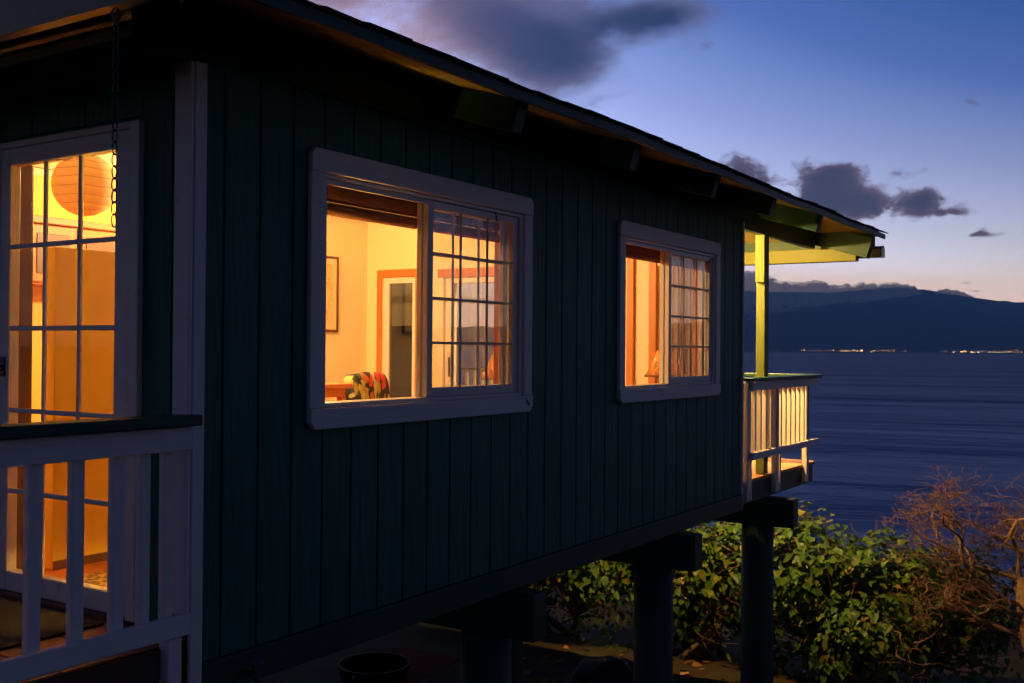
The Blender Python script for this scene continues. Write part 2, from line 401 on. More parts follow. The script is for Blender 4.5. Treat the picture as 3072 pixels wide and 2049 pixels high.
wmix = math_(t, 'ADD', math_(t, 'MULTIPLY', seawave(1.0, .10, .055, 4, .6), .65), math_(t, 'MULTIPLY', w2, .35))
t.links.new(wmix, sp_.inputs[0]); t.links.new(sp_.outputs[0], b.inputs['Specular IOR Level'])   # slicks and ruffled water
ln = node(t, 'ShaderNodeVectorMath', operation='LENGTH'); t.links.new(tc_.outputs['Object'], ln.inputs[0])
deep = smooth(t, math_(t, 'ADD', math_(t, 'LOGARITHM', ln.outputs['Value'], 10.0), math_(t, 'MULTIPLY_ADD', seawave(1.0, .10, .05, 4, .6), .8, -.4)), 1.6, 2.75)
t.links.new(mixc(t, deep, (.190, .250, .380), (.022, .100, .205)), b.inputs['Base Color'])   # pale sandy shallows, deep water beyond
bump(t, b, hgt, 1.0, 1.0)
sv = []; sf = []
rad = [10, 25, 60, 150, 400, 1000, 3000, 7000, 16000, 30000]; ns = 72
for r in rad:
    for k in range(ns): a = 2*math.pi*k/ns; sv.append((r*math.cos(a), r*math.sin(a), SEA))
for i in range(len(rad)-1):
    for k in range(ns): sf.append((i*ns+k, (i+1)*ns+k, (i+1)*ns+(k+1) % ns, i*ns+(k+1) % ns))
g = Geo(); g.V = sv; g.F = sf; tag(g.build('sea', m), kind='structure')

# mountain range across the bay
prof = [(-75, .5), (-50, .9), (-30, 1.3), (-15, 1.75), (0, 2.3), (6.8, 2.50), (8, 2.58), (9.8, 2.93), (11.4, 3.2), (12.9, 3.36), (14, 3.25), (16, 3.1), (18.3, 3.15), (20.4, 3.2),
        (24, 2.7), (28, 1.7), (31, 1.15), (33.5, 1.12), (34.7, 1.28), (36.1, 1.15), (38, 1.3), (42, 1.0), (50, 1.1), (60, .8), (80, .5), (105, .3)]
pa = [p[0] for p in prof]; pe = [p[1] for p in prof]
CX, CY = -3.1, -3.62
V = []; Fc = []; azs = np.arange(-75, 105.01, .35); rs = np.linspace(0, 1, 26)
for a in azs:
    e = float(np.interp(a, pa, pe))
    for r in rs:
        d = 7600 + 4600*r
        hmax = math.tan(R(e))*12200
        s = r**1.25
        rough_ = mnoise.fractal((a*.55, r*3.0, 0), 1.0, 2.0, 5)
        h = hmax*s*(1 + .10*rough_*(1-r*.85)) + (18*mnoise.fractal((a*2.4, 4, 2), 1, 2, 4))*r
        V.append((CX + d*math.cos(R(a)), CY + d*math.sin(R(a)), SEA - 2 + max(0, h) + 6*(r > 0)))
n_r = len(rs)
for i in range(len(azs)-1):
    for j in range(n_r-1): Fc.append((i*n_r+j, (i+1)*n_r+j, (i+1)*n_r+j+1, i*n_r+j+1))
m, t, b, _ = newmat('mountain_slope')
v = coords(t, (.0012, .0012, .0012), False)
t.links.new(mixc(t, tnoise(t, v, 1.0, 8, .65), (.05, .065, .05), (.11, .115, .09)), b.inputs['Base Color']); b.inputs['Roughness'].default_value = 1.0
b.inputs['Specular IOR Level'].default_value = 0.0
g = Geo(); g.V = V; g.F = Fc; tag(g.build('mountain', m), kind='structure')

# cloud bank lying along the crest: a lumpy body whose edges thin out
m = bpy.data.materials.new('crest_cloud'); m.use_nodes = True; t = m.node_tree
for n in list(t.nodes): t.nodes.remove(n)
out = node(t, 'ShaderNodeOutputMaterial'); df = node(t, 'ShaderNodeBsdfDiffuse'); df.inputs[0].default_value = (.92, .90, .92, 1)
tl = node(t, 'ShaderNodeBsdfTranslucent'); tl.inputs[0].default_value = (.92, .90, .92, 1)
ms = node(t, 'ShaderNodeMixShader'); ms.inputs[0].default_value = .25; t.links.new(df.outputs[0], ms.inputs[1]); t.links.new(tl.outputs[0], ms.inputs[2])
tp = node(t, 'ShaderNodeBsdfTransparent')
at = node(t, 'ShaderNodeAttribute', attribute_name='thick')
v = coords(t, (.0022, .0022, .0030), False); nz = tnoise(t, v, 1.5, 9, .66, .5)
gm = node(t, 'ShaderNodeNewGeometry'); vmx = node(t, 'ShaderNodeMix', data_type='VECTOR'); vmx.inputs[0].default_value = .5; t.links.new(gm.outputs['Normal'], vmx.inputs[4]); vmx.inputs[5].default_value = (0, 0, 1); t.links.new(vmx.outputs[1], df.inputs['Normal'])
al = smooth(t, math_(t, 'ADD', at.outputs['Fac'], math_(t, 'MULTIPLY_ADD', nz, 1.5, -.78)), .0, .60)
mx = node(t, 'ShaderNodeMixShader'); t.links.new(math_(t, 'MULTIPLY', al, .92), mx.inputs[0]); t.links.new(tp.outputs[0], mx.inputs[1]); t.links.new(ms.outputs[0], mx.inputs[2])
t.links.new(mx.outputs[0], out.inputs[0]); m_cloud = m
ctop = [(5.0, 2.3), (9.0, 2.78), (9.6, 2.90), (10.4, 3.10), (11.0, 3.12), (11.6, 3.22), (12.9, 3.46), (13.4, 3.42), (14.2, 3.42), (14.8, 3.40), (15.5, 3.30), (16.1, 3.47), (16.8, 3.6), (17.7, 3.46), (18.3, 3.6), (18.9, 3.8), (19.6, 4.08), (20.4, 4.13), (22, 4.2), (25, 3.6), (28, 2.8)]
cbot = [(5, 2.2), (9, 2.7), (10.4, 2.85), (11.2, 2.98), (12.05, 2.75), (13.95, 2.45), (16.1, 2.2), (18.3, 1.85), (20.4, 1.3), (24, 1.2), (28, 1.5)]
def cloud(name, a0, a1, label):
    V = []; Fc = []; T = []
    aa = np.linspace(a0, a1, max(24, int((a1-a0)/.06))); nn = 15
    for a in aa:
        tp_ = float(np.interp(a, [p[0] for p in ctop], [p[1] for p in ctop])) + .16 + .12*mnoise.fractal((a*2.6, 0, 1), 1, 2, 5)
        bt = float(np.interp(a, [p[0] for p in cbot], [p[1] for p in cbot]))
        ends = min(1, (a-a0)/.5, (a1-a)/.5); ends = max(0, ends)
        tp_ = bt + (tp_-bt)*(.35+.65*ends)
        for k in range(nn):   # over the top: front foot, crown, back foot
            u = k/(nn-1)
            e = bt + (tp_-bt)*u
            d = 9300 + 2700*u + 160*mnoise.fractal((a*3, u*4, 5), 1, 2, 4)
            e += .07*mnoise.fractal((a*3.2, u*4, 9), 1, 2, 5)*(.3+.7*u)
            V.append((CX + d*math.cos(R(a)), CY + d*math.sin(R(a)), math.tan(R(e))*d))
            T.append((1.0*min(1, u/.6) if u < .75 else 1.0-.8*(u-.75)/.25)*min(1, ends*1.3+.05))
    for i in range(len(aa)-1):
        for k in range(nn-1): Fc.append((i*nn+k, (i+1)*nn+k, (i+1)*nn+k+1, i*nn+k+1))
    g = Geo(); g.V = V; g.F = Fc; o = g.build(name, m_cloud)
    at_ = o.data.attributes.new('thick', 'FLOAT', 'POINT'); at_.data.foreach_set('value', T)
    return tag(o, label, 'cloud', 'clouds lying on the mountain crest')
cloud('cloud_bank', 11.35, 27.5, 'long grey purple cloud bank draped over the dark mountain crest')
cloud('cloud_bank', 9.0, 10.95, 'small pale cloud patch lying on the falling right shoulder of the mountain')

# ------------------------------------------------------------------ haze over the bay
m = bpy.data.materials.new('evening_haze'); m.use_nodes = True; t = m.node_tree
for n in list(t.nodes): t.nodes.remove(n)
out = node(t, 'ShaderNodeOutputMaterial'); pv = node(t, 'ShaderNodeVolumePrincipled')
pv.inputs['Color'].default_value = (.35, .75, 1.5, 1); pv.inputs['Absorption Color'].default_value = (1, 1, 1, 1); pv.inputs['Density'].default_value = 1.0e-4; pv.inputs['Anisotropy'].default_value = 0.0
t.links.new(pv.outputs[0], out.inputs['Volume'])
haze = link('haze', mesh_boxes('haze', [(-13500, 13500, -13500, 13500, -40, 880)]), m); tag(haze, kind='stuff')

# ------------------------------------------------------------------ THE HOUSE
H = empty('beach_house', (0, 0, 0))
tag(H, 'dark green timber beach house on piles with glowing windows above the sea', 'house')
ZF = -1.26; XE = 6.57; YB = 4.62
W1 = (.735, 2.60, -.30, .868); W2 = (4.04, 5.86, -.30, .866)
G0, GS = .118, .2148
# --- long wall: inner shell + separate grooved siding boards
def wall_with_holes(name, x0, x1, y0, y1, z0, z1, holes, mat, parent):
    bs = []; cur = x0
    for hx0, hx1, hz0, hz1 in sorted(holes):
        bs += [(cur, hx0, y0, y1, z0, z1), (hx0, hx1, y0, y1, z0, hz0), (hx0, hx1, y0, y1, hz1, z1)]; cur = hx1
    bs.append((cur, x1, y0, y1, z0, z1))
    return box(name, bs, mat, parent, 0)
lw = wall_with_holes('seaside_wall', 0.13, XE-.13, .016, .13, -1.52, 1.50, [W1, W2], m_wall, H)
wall_with_holes('sheathing', 0.0, XE-.002, .0145, .0158, -1.50, 1.45, [W1, W2], m_side, lw)
edges = [0.004] + [G0 + GS*k for k in range(31)]
edges = [e for e in edges if e < XE-.02] + [XE-.004]
for i in range(len(edges)-1):
    a = edges[i]+.005; b_ = edges[i+1]-.005
    z0, z1 = -1.384, 1.30
    pcs = [[(a, b_, 0, .014, z0, z1)]]
    for hx0, hx1, hz0, hz1 in (W1, W2):
        if b_ > hx0 and a < hx1:
            if a >= hx0 and b_ <= hx1: pcs = [[(a, b_, 0, .014, z0, hz0)], [(a, b_, 0, .014, hz1, z1)]]
            else:
                xo = (a, hx0) if a < hx0 else (hx1, b_); xi = (hx0, b_) if a < hx0 else (a, hx1)
                pcs = [('notch', xo, xi, hz0, hz1)]
    for pc_ in pcs:
        if pc_[0] == 'notch':   # one board cut round the window edge
            _, xo, xi, hz0, hz1 = pc_
            if xo[0] < xi[0]: poly = [(xo[0], z0), (xi[1], z0), (xi[1], hz0), (xo[1], hz0), (xo[1], hz1), (xi[1], hz1), (xi[1], z1), (xo[0], z1)]
            else: poly = [(xi[0], z0), (xo[1], z0), (xo[1], z1), (xi[0], z1), (xi[0], hz1), (xo[0], hz1), (xo[0], hz0), (xi[0], hz0)]
            prism('board', poly, 1, 0, .014, m_side, lw, .003)
        else: box('board', pc_, m_side, lw, .0035)
box('skirt_board', (-.03, XE+.01, -.022, .06, -1.535, -1.386), m_greenx, H, .006)
box('frieze_beam', [(-.26, XE+.02, -.035, -.002, 1.255, 1.505)], m_greenx, H, .004)
box('header_beam', [(-.30, .0, .0, .11, 1.24, 1.50)], m_greenx, H, .004)
# --- corner boards
box('corner_board', (-.068, -.002, -.024, -.001, -1.55, 1.235), m_white, H, .004)
box('corner_board', (-.092, -.070, -.020, .085, -1.16, 1.232), m_white, H, .004)
box('corner_board', (-.066, -.002, .002, .085, -1.16, 1.23), m_white, H, .004)
box('corner_board', (XE-.003, XE+.03, -.018, .012, -1.53, 1.24), m_white, H, .003)
# --- end wall with the front door (x = 0)
dw = box('entry_wall', [(.016, .13, .018, .47, -1.52, 1.50), (.016, .13, 1.50, YB, -1.52, 1.50), (.016, .13, .47, 1.50, 1.0, 1.50), (.016, .13, .47, 1.50, -1.52, -1.27)], m_wall, H, 0)
box('sheathing', [(.0145, .0158, .02, .469, -1.5, 1.45), (.0145, .0158, 1.501, YB, -1.5, 1.45), (.0145, .0158, .469, 1.501, 1.0, 1.45)], m_side, dw, 0)
for k, (ya, yb) in enumerate([(.09, .20), (.21, .415), (1.60, 1.80), (1.815, 2.02), (2.035, 2.24), (2.255, 2.46)]):
    box('board', (0, .014, ya, yb, -1.27, 1.24), m_side, dw, .003)
for k in range(5): box('board', (0, .014, .42+.215*k+.005, .42+.215*(k+1)-.005, 1.06, 1.24), m_side, dw, .003)
# --- far end wall to the lanai (x = XE): sliding door and glass door
XW = XE-.13
ew = box('lanai_wall', [(XW, XE, .016, 1.36, -1.5, .95), (XW, XE, 1.36, 3.47, .80, .95), (XW, XE, 3.47, 3.88, -1.5, .95), (XW, XE, 3.88, 4.38, .83, .95), (XW, XE, 4.38, YB, -1.5, .95), (XW, XE, .66, 4.38, -1.5, ZF-.004)], m_wall, H, 0)
prism('gable_wall', [(.016, .95), (YB, .95), (YB, 1.50), (2.45, 2.10), (2.15, 2.10), (.016, 1.50)], 0, XW, XE, m_wall, H)
box('back_wall', (0.0, XE, YB, YB+.12, -1.5, 1.512), m_wall, H, 0)
box('room_floor', (0.13, XW, .13, YB, -1.48, ZF), m_orange, H, 0)
# --- roof
SL = .3; X0, X1, Y0, Y1 = -.70, 9.20, -.70, 5.30; YR = 2.3; ZE = 1.312   # underside at the eave
def hip(off, inset=0.0):
    x0, x1, y0, y1 = X0+inset, X1-inset, Y0+inset, Y1-inset
    ze = ZE + off + SL*inset; zr = ze + SL*(YR-y0); d = YR-y0
    return [(x0, y0, ze), (x1, y0, ze), (x1, y1, ze), (x0, y1, ze), (x0+d, YR, zr), (x1-d, YR, zr)], [(0, 1, 5, 4), (1, 2, 5), (2, 3, 4, 5), (3, 0, 4)]
g = Geo(); g.add(hip(.03)); v2, f2 = hip(.012); g.add((v2, [f[::-1] for f in f2]))
roof = g.build('roof', m_shing, H, False)
zc = lambda d: ZE - .03 + SL*d
g = Geo(); g.add(([(.05, .05, zc(.75)), (XE, .05, zc(.75)), (XE, YR, zc(3.0)), (X0+3.0, YR, zc(3.0)), (.05, 4.55, zc(.75)), (XE, 4.55, zc(.75))], [(0, 3, 2, 1), (3, 4, 5, 2), (0, 4, 3)]))
g.build('ceiling', m_ceil, H, False)
# soffit planks along the seaside eave and round the ends
for k in range(9):
    ya = Y0 + .012 + k*.0985; yb = ya + .0945; zz = lambda y: ZE + SL*(y-Y0)
    ins = max(0.0, ya-Y0)
    prism('soffit_plank', [(ya, zz(ya)), (yb, zz(yb)), (yb, zz(yb)+.010), (ya, zz(ya)+.010)], 0, X0+ins+.01, X1-ins-.01, m_soff, roof)
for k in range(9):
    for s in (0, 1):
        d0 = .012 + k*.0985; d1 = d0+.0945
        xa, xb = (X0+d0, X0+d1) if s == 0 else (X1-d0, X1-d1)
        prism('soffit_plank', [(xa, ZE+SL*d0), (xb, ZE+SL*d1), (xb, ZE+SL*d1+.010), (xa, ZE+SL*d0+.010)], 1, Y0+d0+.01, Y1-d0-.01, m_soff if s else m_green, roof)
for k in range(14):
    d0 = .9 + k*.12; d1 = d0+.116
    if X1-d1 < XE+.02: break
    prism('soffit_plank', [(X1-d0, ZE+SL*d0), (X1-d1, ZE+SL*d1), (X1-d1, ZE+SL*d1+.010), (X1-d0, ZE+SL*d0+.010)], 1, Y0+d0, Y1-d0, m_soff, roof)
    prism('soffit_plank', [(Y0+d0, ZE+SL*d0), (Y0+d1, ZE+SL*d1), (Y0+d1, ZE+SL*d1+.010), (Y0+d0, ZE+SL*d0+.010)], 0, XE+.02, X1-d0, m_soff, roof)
# fascia, slightly wavy with age
def wav(x): return .018*math.exp(-((x-3.0)/1.6)**2) + .004*math.sin(x*3.1)
def wavy_strip(name, y0, y1, z0, z1, mat, x0, x1, n=40):
    bm = bmesh.new(); rings = []
    for i in range(n+1):
        x = x0+(x1-x0)*i/n; w = wav(x)
        rings.append([bm.verts.new(p) for p in ((x, y0, z0+w), (x, y1, z0+w+.0), (x, y1, z1+w), (x, y0, z1+w))])
    for i in range(n):
        for k in range(4): bm.faces.new((rings[i][k], rings[i][(k+1) % 4], rings[i+1][(k+1) % 4], rings[i+1][k]))
    bm.faces.new(rings[0][::-1]); bm.faces.new(rings[-1]); bmesh.ops.recalc_face_normals(bm, faces=bm.faces)
    me = bpy.data.meshes.new(name); bm.to_mesh(me); bm.free(); return link(name, me, mat, roof)
wavy_strip('fascia', Y0-.022, Y0-.001, 1.287, 1.338, m_greenx, X0-.02, X1)
xx = X0-.05
while xx < X1+.02:   # edge course of shingles: each tab its own piece, lifted a little
    w = random.uniform(.20, .34); z = ZE+.030+wav(xx)+random.uniform(0, .006); tl_ = random.uniform(-.004, .006); ov = Y0-.04-random.uniform(0, .012)
    bm = bmesh.new(); x2 = min(xx+w-.004, X1+.05)
    pts = [(xx, ov, z), (x2, ov, z+tl_), (x2, Y0+.35, z+.12+tl_), (xx, Y0+.35, z+.12)]
    va_ = [bm.verts.new(p) for p in pts]; vb = [bm.verts.new((p[0], p[1], p[2]+.011)) for p in pts]
    bm.faces.new(va_[::-1]); bm.faces.new(vb)
    for i in range(4): bm.faces.new((va_[i], va_[(i+1) % 4], vb[(i+1) % 4], vb[i]))
    me = bpy.data.meshes.new('shingle'); bm.to_mesh(me); bm.free(); link('shingle', me, m_shing, roof); xx += w
# rafters with square-cut tails
def rafter(x0, x1, depth=.175, tail=(-.58, 1.165), y_in=.9, parent=roof):
    s = SL; nrm = math.sqrt(1+s*s); ny, nz = -s/nrm*depth, 1/nrm*depth
    (y0, z0) = tail
    poly = [(y0, z0), (y_in, z0+s*(y_in-y0)), (y_in+ny, z0+s*(y_in-y0)+nz), (y0+ny, z0+nz)]
    return prism('rafter', poly, 0, x0, x1, m_green, parent, .003)
for xr in (1.675, 3.065, 4.445, 5.745, 7.115): rafter(xr-.09, xr)
rafter(9.00, 9.13, .235, (-.56, 1.060), 1.2)
# eave blocking between rafters over the wall
blk = [.0, 1.58, 1.685, 2.97, 3.075, 4.35, 4.455, 5.65, 5.755, XE]
for i in range(0, len(blk)-1, 2): box('eave_block', (blk[i]+.005, blk[i+1]-.005, .0, .05, 1.30, ZE+SL*(.0-Y0)-.006), m_greenx, roof, .002)
# gutters
def gutter(x0, x1, y0, y1, z):
    s = 1 if x1 > x0 else -1
    w = abs(x1-x0); P = lambda u, h: (x0+s*u*w, z+h)
    poly = [P(0, .10), P(.02, .10), P(.46, .012), P(.80, .012), P(.97, .125), P(1.0, .140), P(1.03, .125), P(.86, 0), P(.45, 0), P(-.04, .098)]
    return prism('gutter', poly, 1, y0, y1, m_gut, roof)
gutter(X0+.03, X0-.10, -.66, Y1, 1.205)
gutter(X1+.06, X1+.20, -.66, Y1, 1.09)
box('gutter_end', (X0-.105, X0+.03, -.667, -.661, 1.205, 1.345), m_gut, roof, 0)
box('gutter_end', (X1+.06, X1+.205, -.668, -.661, 1.09, 1.20), m_gut, roof, 0)
box('fascia', (X0+.045, X0+.095, -.24, Y1, 1.215, 1.325), m_soff, roof, .006)
box('fascia', (X1+.002, X1+.035, -.60, Y1, 1.20, 1.318), m_greenx, roof, .003)

# --- windows
def window(x0, x1, z0, z1, xm):
    fr = box('window', [(x0, x0+.035, -.012, .11, z0, z1), (x1-.035, x1, -.012, .11, z0, z1), (x0+.035, x1-.035, -.012, .11, z0, z0+.022), (x0+.035, x1-.035, -.012, .11, z1-.022, z1)], m_vinyl, H, .003)
    c = .094
    # outer casing: side boards, head and sill boards with clipped corners
    for a, b2 in ((x0-c, x0-.001), (x1+.001, x1+c)): box('casing', (a, b2, -.030, -.001, z0, z1), m_white, fr, .004)
    k = .028
    prism('casing', [(x0-c, z1+.001), (x1+c, z1+.001), (x1+c, z1+.115-k), (x1+c-k, z1+.115), (x0-c+k, z1+.115), (x0-c, z1+.115-k)], 1, -.034, -.001, m_whitex, fr, .004)
    prism('casing', [(x0-c, z0-.001), (x1+c, z0-.001), (x1+c, z0-.105+.035), (x1+c-.035, z0-.105), (x0-c+.035, z0-.105), (x0-c, z0-.105+.035)], 1, -.040, -.001, m_whitex, fr, .004)
    # fixed sash in front (right half), open sash parked behind it
    def sash(a, b2, y0, y1, mt, name='sash'):
        s_ = .052
        o = box(name, [(a, a+s_, y0, y1, z0+.023, z1-.023), (b2-s_, b2, y0, y1, z0+.023, z1-.023), (a+s_, b2-s_, y0, y1, z0+.023, z0+.075), (a+s_, b2-s_, y0, y1, z1-.065, z1-.023)], m_vinyl, fr, .003)
        gx0, gx1, gz0, gz1 = a+s_, b2-s_, z0+.075, z1-.065; ym = (y0+y1)/2
        for j in (1, 2): x = gx0+(gx1-gx0)*j/3; box('muntin', (x-.0075, x+.0075, y0+.006, y0+.018, gz0, gz1), mt, fr, .002)
        for j in (1, 2, 3): z = gz0+(gz1-gz0)*j/4; box('muntin', (gx0, gx1, y0+.004, y0+.016, z-.0075, z+.0075), mt, fr, .002)
        pane_y(ym+.006, gx0-.004, gx1+.004, gz0-.004, gz1+.004, m_glass, fr)
        return o
    sash(xm-.03, x1-.036, .004, .040, m_muntin_shaded)
    sash(xm-.022, x1-.07, .056, .092, m_vinyl)
    box('track', (x0+.035, xm-.03, .000, .020, z1-.050, z1-.023), m_vinyl, fr, .002)
    box('jamb_liner', [(x0, x0+.02, .112, .20, z0, z1), (x1-.02, x1, .112, .20, z0, z1), (x0+.02, x1-.02, .112, .20, z0-.02, z0+.004), (x0+.02, x1-.02, .112, .20, z1-.004, z1+.02)], m_orange, fr, .003)
    return fr
window(*W1, 1.645); window(*W2, 4.93)

# --- front door: white French door, five rows of three panes
dr = box('front_door', [(-.028, .030, .575-.105, .575, -1.245, 1.0), (-.028, .030, 1.42, 1.50, -1.245, 1.0), (-.028, .030, .575, 1.42, .915, 1.0), (-.028, .030, .575, 1.42, -1.245, -1.145)], m_white, H, .004)
cas = [(.455-.0, .469, 0)]
box('door_casing', [(-.034, -.001, .40, .468, -1.26, 1.035), (-.034, -.001, 1.502, 1.57, -1.26, 1.035), (-.034, -.001, .468, 1.502, 1.002, 1.035)], m_white, dr, .004)
for j in (1, 2): y = .575+(1.42-.575)*j/3; box('muntin', (-.020, -.004, y-.012, y+.012, -1.145, .915), m_white, dr, .003)
for z in (.50, .085, -.330, -.740): box('muntin', (-.022, -.006, .575, 1.42, z-.012, z+.012), m_white, dr, .003)
pane_x(.006, .572, 1.423, -1.148, .918, m_glass_door, dr)
for z in (.62, -.22): box('hinge', (-.036, -.029, .462, .485, z-.055, z+.055), m_vinyl, dr, .001)
g = Geo(); g.add(tube_geo([(-.03, 1.463, -.115), (-.07, 1.463, -.115)], .014, 10)); g.add(tube_geo([(-.07, 1.463, -.10), (-.074, 1.463, -.14), (-.070, 1.458, -.24)], [.012, .013, .008], 8)); g.build('handle', m_hard, dr)
box('lock_plate', (-.036, -.029, 1.445, 1.482, -.16, -.06), m_hard, dr, .002)
box('door_lining', [(.034, .136, 1.484, 1.498, -1.26, .99), (.034, .136, .472, .486, -1.26, .99), (.034, .136, .486, 1.484, .985, .998)], m_brown, dr, .002)
box('threshold', (-.06, .032, .47, 1.50, -1.2735, -1.2465), m_brown, dr, .003)
jb = box('inner_jamb', [(.14, .20, 1.57, 1.78, ZF, .95)], m_brown, H, .004)
for z in (-.09, -.26): box('strike_plate', (.134, .139, 1.62, 1.65, z-.045, z+.045), m_brass, jb, .001)

# --- porch: tiled floor, mat, white railing
pf = box('porch_floor', (-3.6, -.012, .035, 2.6, -1.42, -1.285), m_grout, H, .004)
ts = .305
for i in range(12):
    for j in range(8):
        xa = -.02-(i+1)*ts; ya = .05+j*ts
        if ya+ts > 2.6 or xa < -3.6: continue
        box('tile', (xa+.004, xa+ts-.004, ya+.004, ya+ts-.004, -1.284, -1.274+random.uniform(0, .002)), m_tilef, pf, .003)
rl = box('porch_railing', [(-3.5, -.072, -.032, .002, -.445, -.345)], m_whitex, H, .004)
box('cap_rail', (-3.5, -.060, -.085, .058, -.338, -.292), m_greenx, rl, .006)
box('bottom_rail', (-3.5, -.072, -.034, .004, -1.235, -1.145), m_whitex, rl, .005)
x = -.115
for xb in [-.165, -.282, -.412, -.595, -.778, -.961] + [-.961-.183*k for k in range(1, 14)]:
    w = .054 if xb < -.3 else .048
    box('baluster', (xb-w/2, xb+w/2, .0045, .042, -1.225, -.350), m_white, rl, .003)
box('newel_post', (-.175, -.100, -.010, .050, -1.60, -1.240), m_white, rl, .004)

# --- floor beams and piles
for i, xb in enumerate((-.05, 2.54, 5.08, 7.65)):
    fb = box('floor_beam', (xb-.08, xb+.08, -.20 if i else -.02, 5.0, -1.835, -1.538), m_green, H, .006)
def pile(x, y):
    z = zg(x, y); r = .168
    cyl('pile', [(r*1.02, z-.2-(-1.84)), (r, -1.0), (r*.985, -.002), (0, -.002)], (x, y, -1.84), m_pile, H, 26)
for xb in (2.54, 5.08, 7.65):
    pile(xb, .21)
pile(5.08, 1.72)
# joists / underside so the space below stays dark
box('subfloor', (0.0, XE, .062, YB+.1, -1.530, -1.484), m_greenx, H, 0)

# --- lanai: deck, railing, posts, beams
DK = (XE+.01, 8.92)
dk = box('lanai_deck', [(DK[0], DK[1], .012, .05, -1.50, -1.305), (DK[1]-.04, DK[1], .05, 5.0, -1.50, -1.305), (DK[0], DK[1]-.04, 1.5, 1.54, -1.50, -1.305), (DK[0], DK[1]-.04, 3.2, 3.24, -1.50, -1.305)], m_green, H, .004)
nb = 16; wd = (DK[1]+.05-DK[0])/nb
for k in range(nb):
    xa = DK[0]+k*wd; box('deck_board', (xa+.004, xa+wd-.004, .0, 5.05, -1.302+random.uniform(0, .003), -1.266), m_deck, dk, .004)
lr = box('lanai_railing', [(6.66, 8.80, -.085, -.050, -.385, -.305)], m_whitex, H, .004)
box('cap_rail', (6.62, 8.86, -.11, .06, -.300, -.262), m_greenx, lr, .005)
box('bottom_rail', (6.66, 8.82, -.090, -.050, -1.060, -.990), m_whitex, lr, .004)
nbal = 13
for k in range(nbal):
    xa = 6.70+k*(8.555-6.70)/(nbal-1)
    box('baluster', (xa-.014, xa+.022, -.048, .006, -1.055, -.308), m_white, lr, .003)
for xa, dx in ((6.635, .055), (6.72, .035), (7.47, .09), (7.60, .03), (8.50, .07)):
    box('rail_post', (xa, xa+dx, -.048, .010 if dx < .05 else .008, -1.46, -.993 if dx < .05 else -.31), m_white, lr, .003)
# seaward railing, seen through the house
box('cap_rail', (8.80, 8.90, .07, 4.95, -.300, -.262), m_greenx, lr, .005)
box('bottom_rail', (8.84, 8.88, .06, 4.95, -1.06, -.99), m_white, lr, .004)
for k in range(36):
    ya = .12+k*.135; box('baluster', (8.845, 8.885, ya, ya+.04, -1.00, -.302), m_white, lr, .003)
box('lanai_post', (7.27, 7.39, .012, .105, -1.26, 1.188), m_green_lit, H, .006)
box('post_splice', (7.225, 7.268, .004, .100, .70, 1.188), m_green_lit, H, .005)
box('lanai_post', (8.72, 8.84, 3.0, 3.1, -1.26, 1.05), m_green_lit, H, .006)
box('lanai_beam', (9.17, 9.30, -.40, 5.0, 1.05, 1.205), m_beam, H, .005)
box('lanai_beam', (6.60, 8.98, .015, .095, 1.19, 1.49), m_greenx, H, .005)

# lanai wall lamp
def lamp_light(name, loc, power, color, radius, parent):
    ld = bpy.data.lights.new(name, 'POINT'); ld.energy = power; ld.color = color; ld.shadow_soft_size = radius
    lo = bpy.data.objects.new(name, ld); col.objects.link(lo); lo.location = loc; lo.parent = parent; return lo
WARM = (1.0, .58, .16)
def wall_lamp(loc, power, label):
    e_ = empty('wall_lamp', loc); tag(e_, label, 'lamp')
    box('back_plate', (-.10, -.085, -.05, .05, -.09, .09), m_hard, e_, .003)
    g = Geo(); g.add(tube_geo([(-.085, 0, .03), (-.03, 0, .07), (0, 0, .06)], .008, 8)); g.build('arm', m_hard, e_)
    cyl('cap', [(.0, .085), (.03, .075), (.075, .045), (.07, .04), (0, .05)], (0, 0, 0), m_hard, e_, 16)
    cyl('bulb', [(0, .03), (.02, .025), (.03, 0), (.022, -.025), (0, -.032)], (0, 0, 0), emis('lamp_bulb', (1, .6, .22), 30), e_, 12)
    lamp_light('light', (0, 0, -.06), power, WARM, .05, e_)
    return e_
wall_lamp((XE+.11, .95, 1.20), 680, 'small lit lamp on the lanai wall round the far corner of the house')

def flood(loc, target, power, label):  # added lamp hidden behind the beam, put in to brighten the bushes
    e_ = empty('added_flood_light', loc); tag(e_, label, 'lamp')
    box('bracket', (-.06, -.045, -.03, .03, -.02, .08), m_hard, e_, .002)
    d = (Vector(target)-Vector(loc)).normalized(); q = d.to_track_quat('-Z', 'Y')
    o = cyl('housing', [(0, .07), (.035, .06), (.06, .0), (.055, .0), (.03, .05), (0, .055)], (0, 0, 0), m_hard, e_, 16); o.rotation_euler = q.to_euler()
    o = cyl('lens', [(0, .03), (.04, .03)], (0, 0, 0), emis('added_flood_lens', (1, .7, .35), 20), e_, 16); o.rotation_euler = q.to_euler()
    ld = bpy.data.lights.new('light', 'SPOT'); ld.energy = power; ld.color = (1, .66, .20); ld.spot_size = R(125); ld.spot_blend = .6; ld.shadow_soft_size = .04
    lo = bpy.data.objects.new('light', ld); col.objects.link(lo); lo.parent = e_; lo.rotation_euler = q.to_euler(); lo.location = d*.03
flood((9.06, 1.1, 1.0), (10.9, .6, -3.2), 900, 'added unseen flood light under the lanai eave brightening the shore bushes')
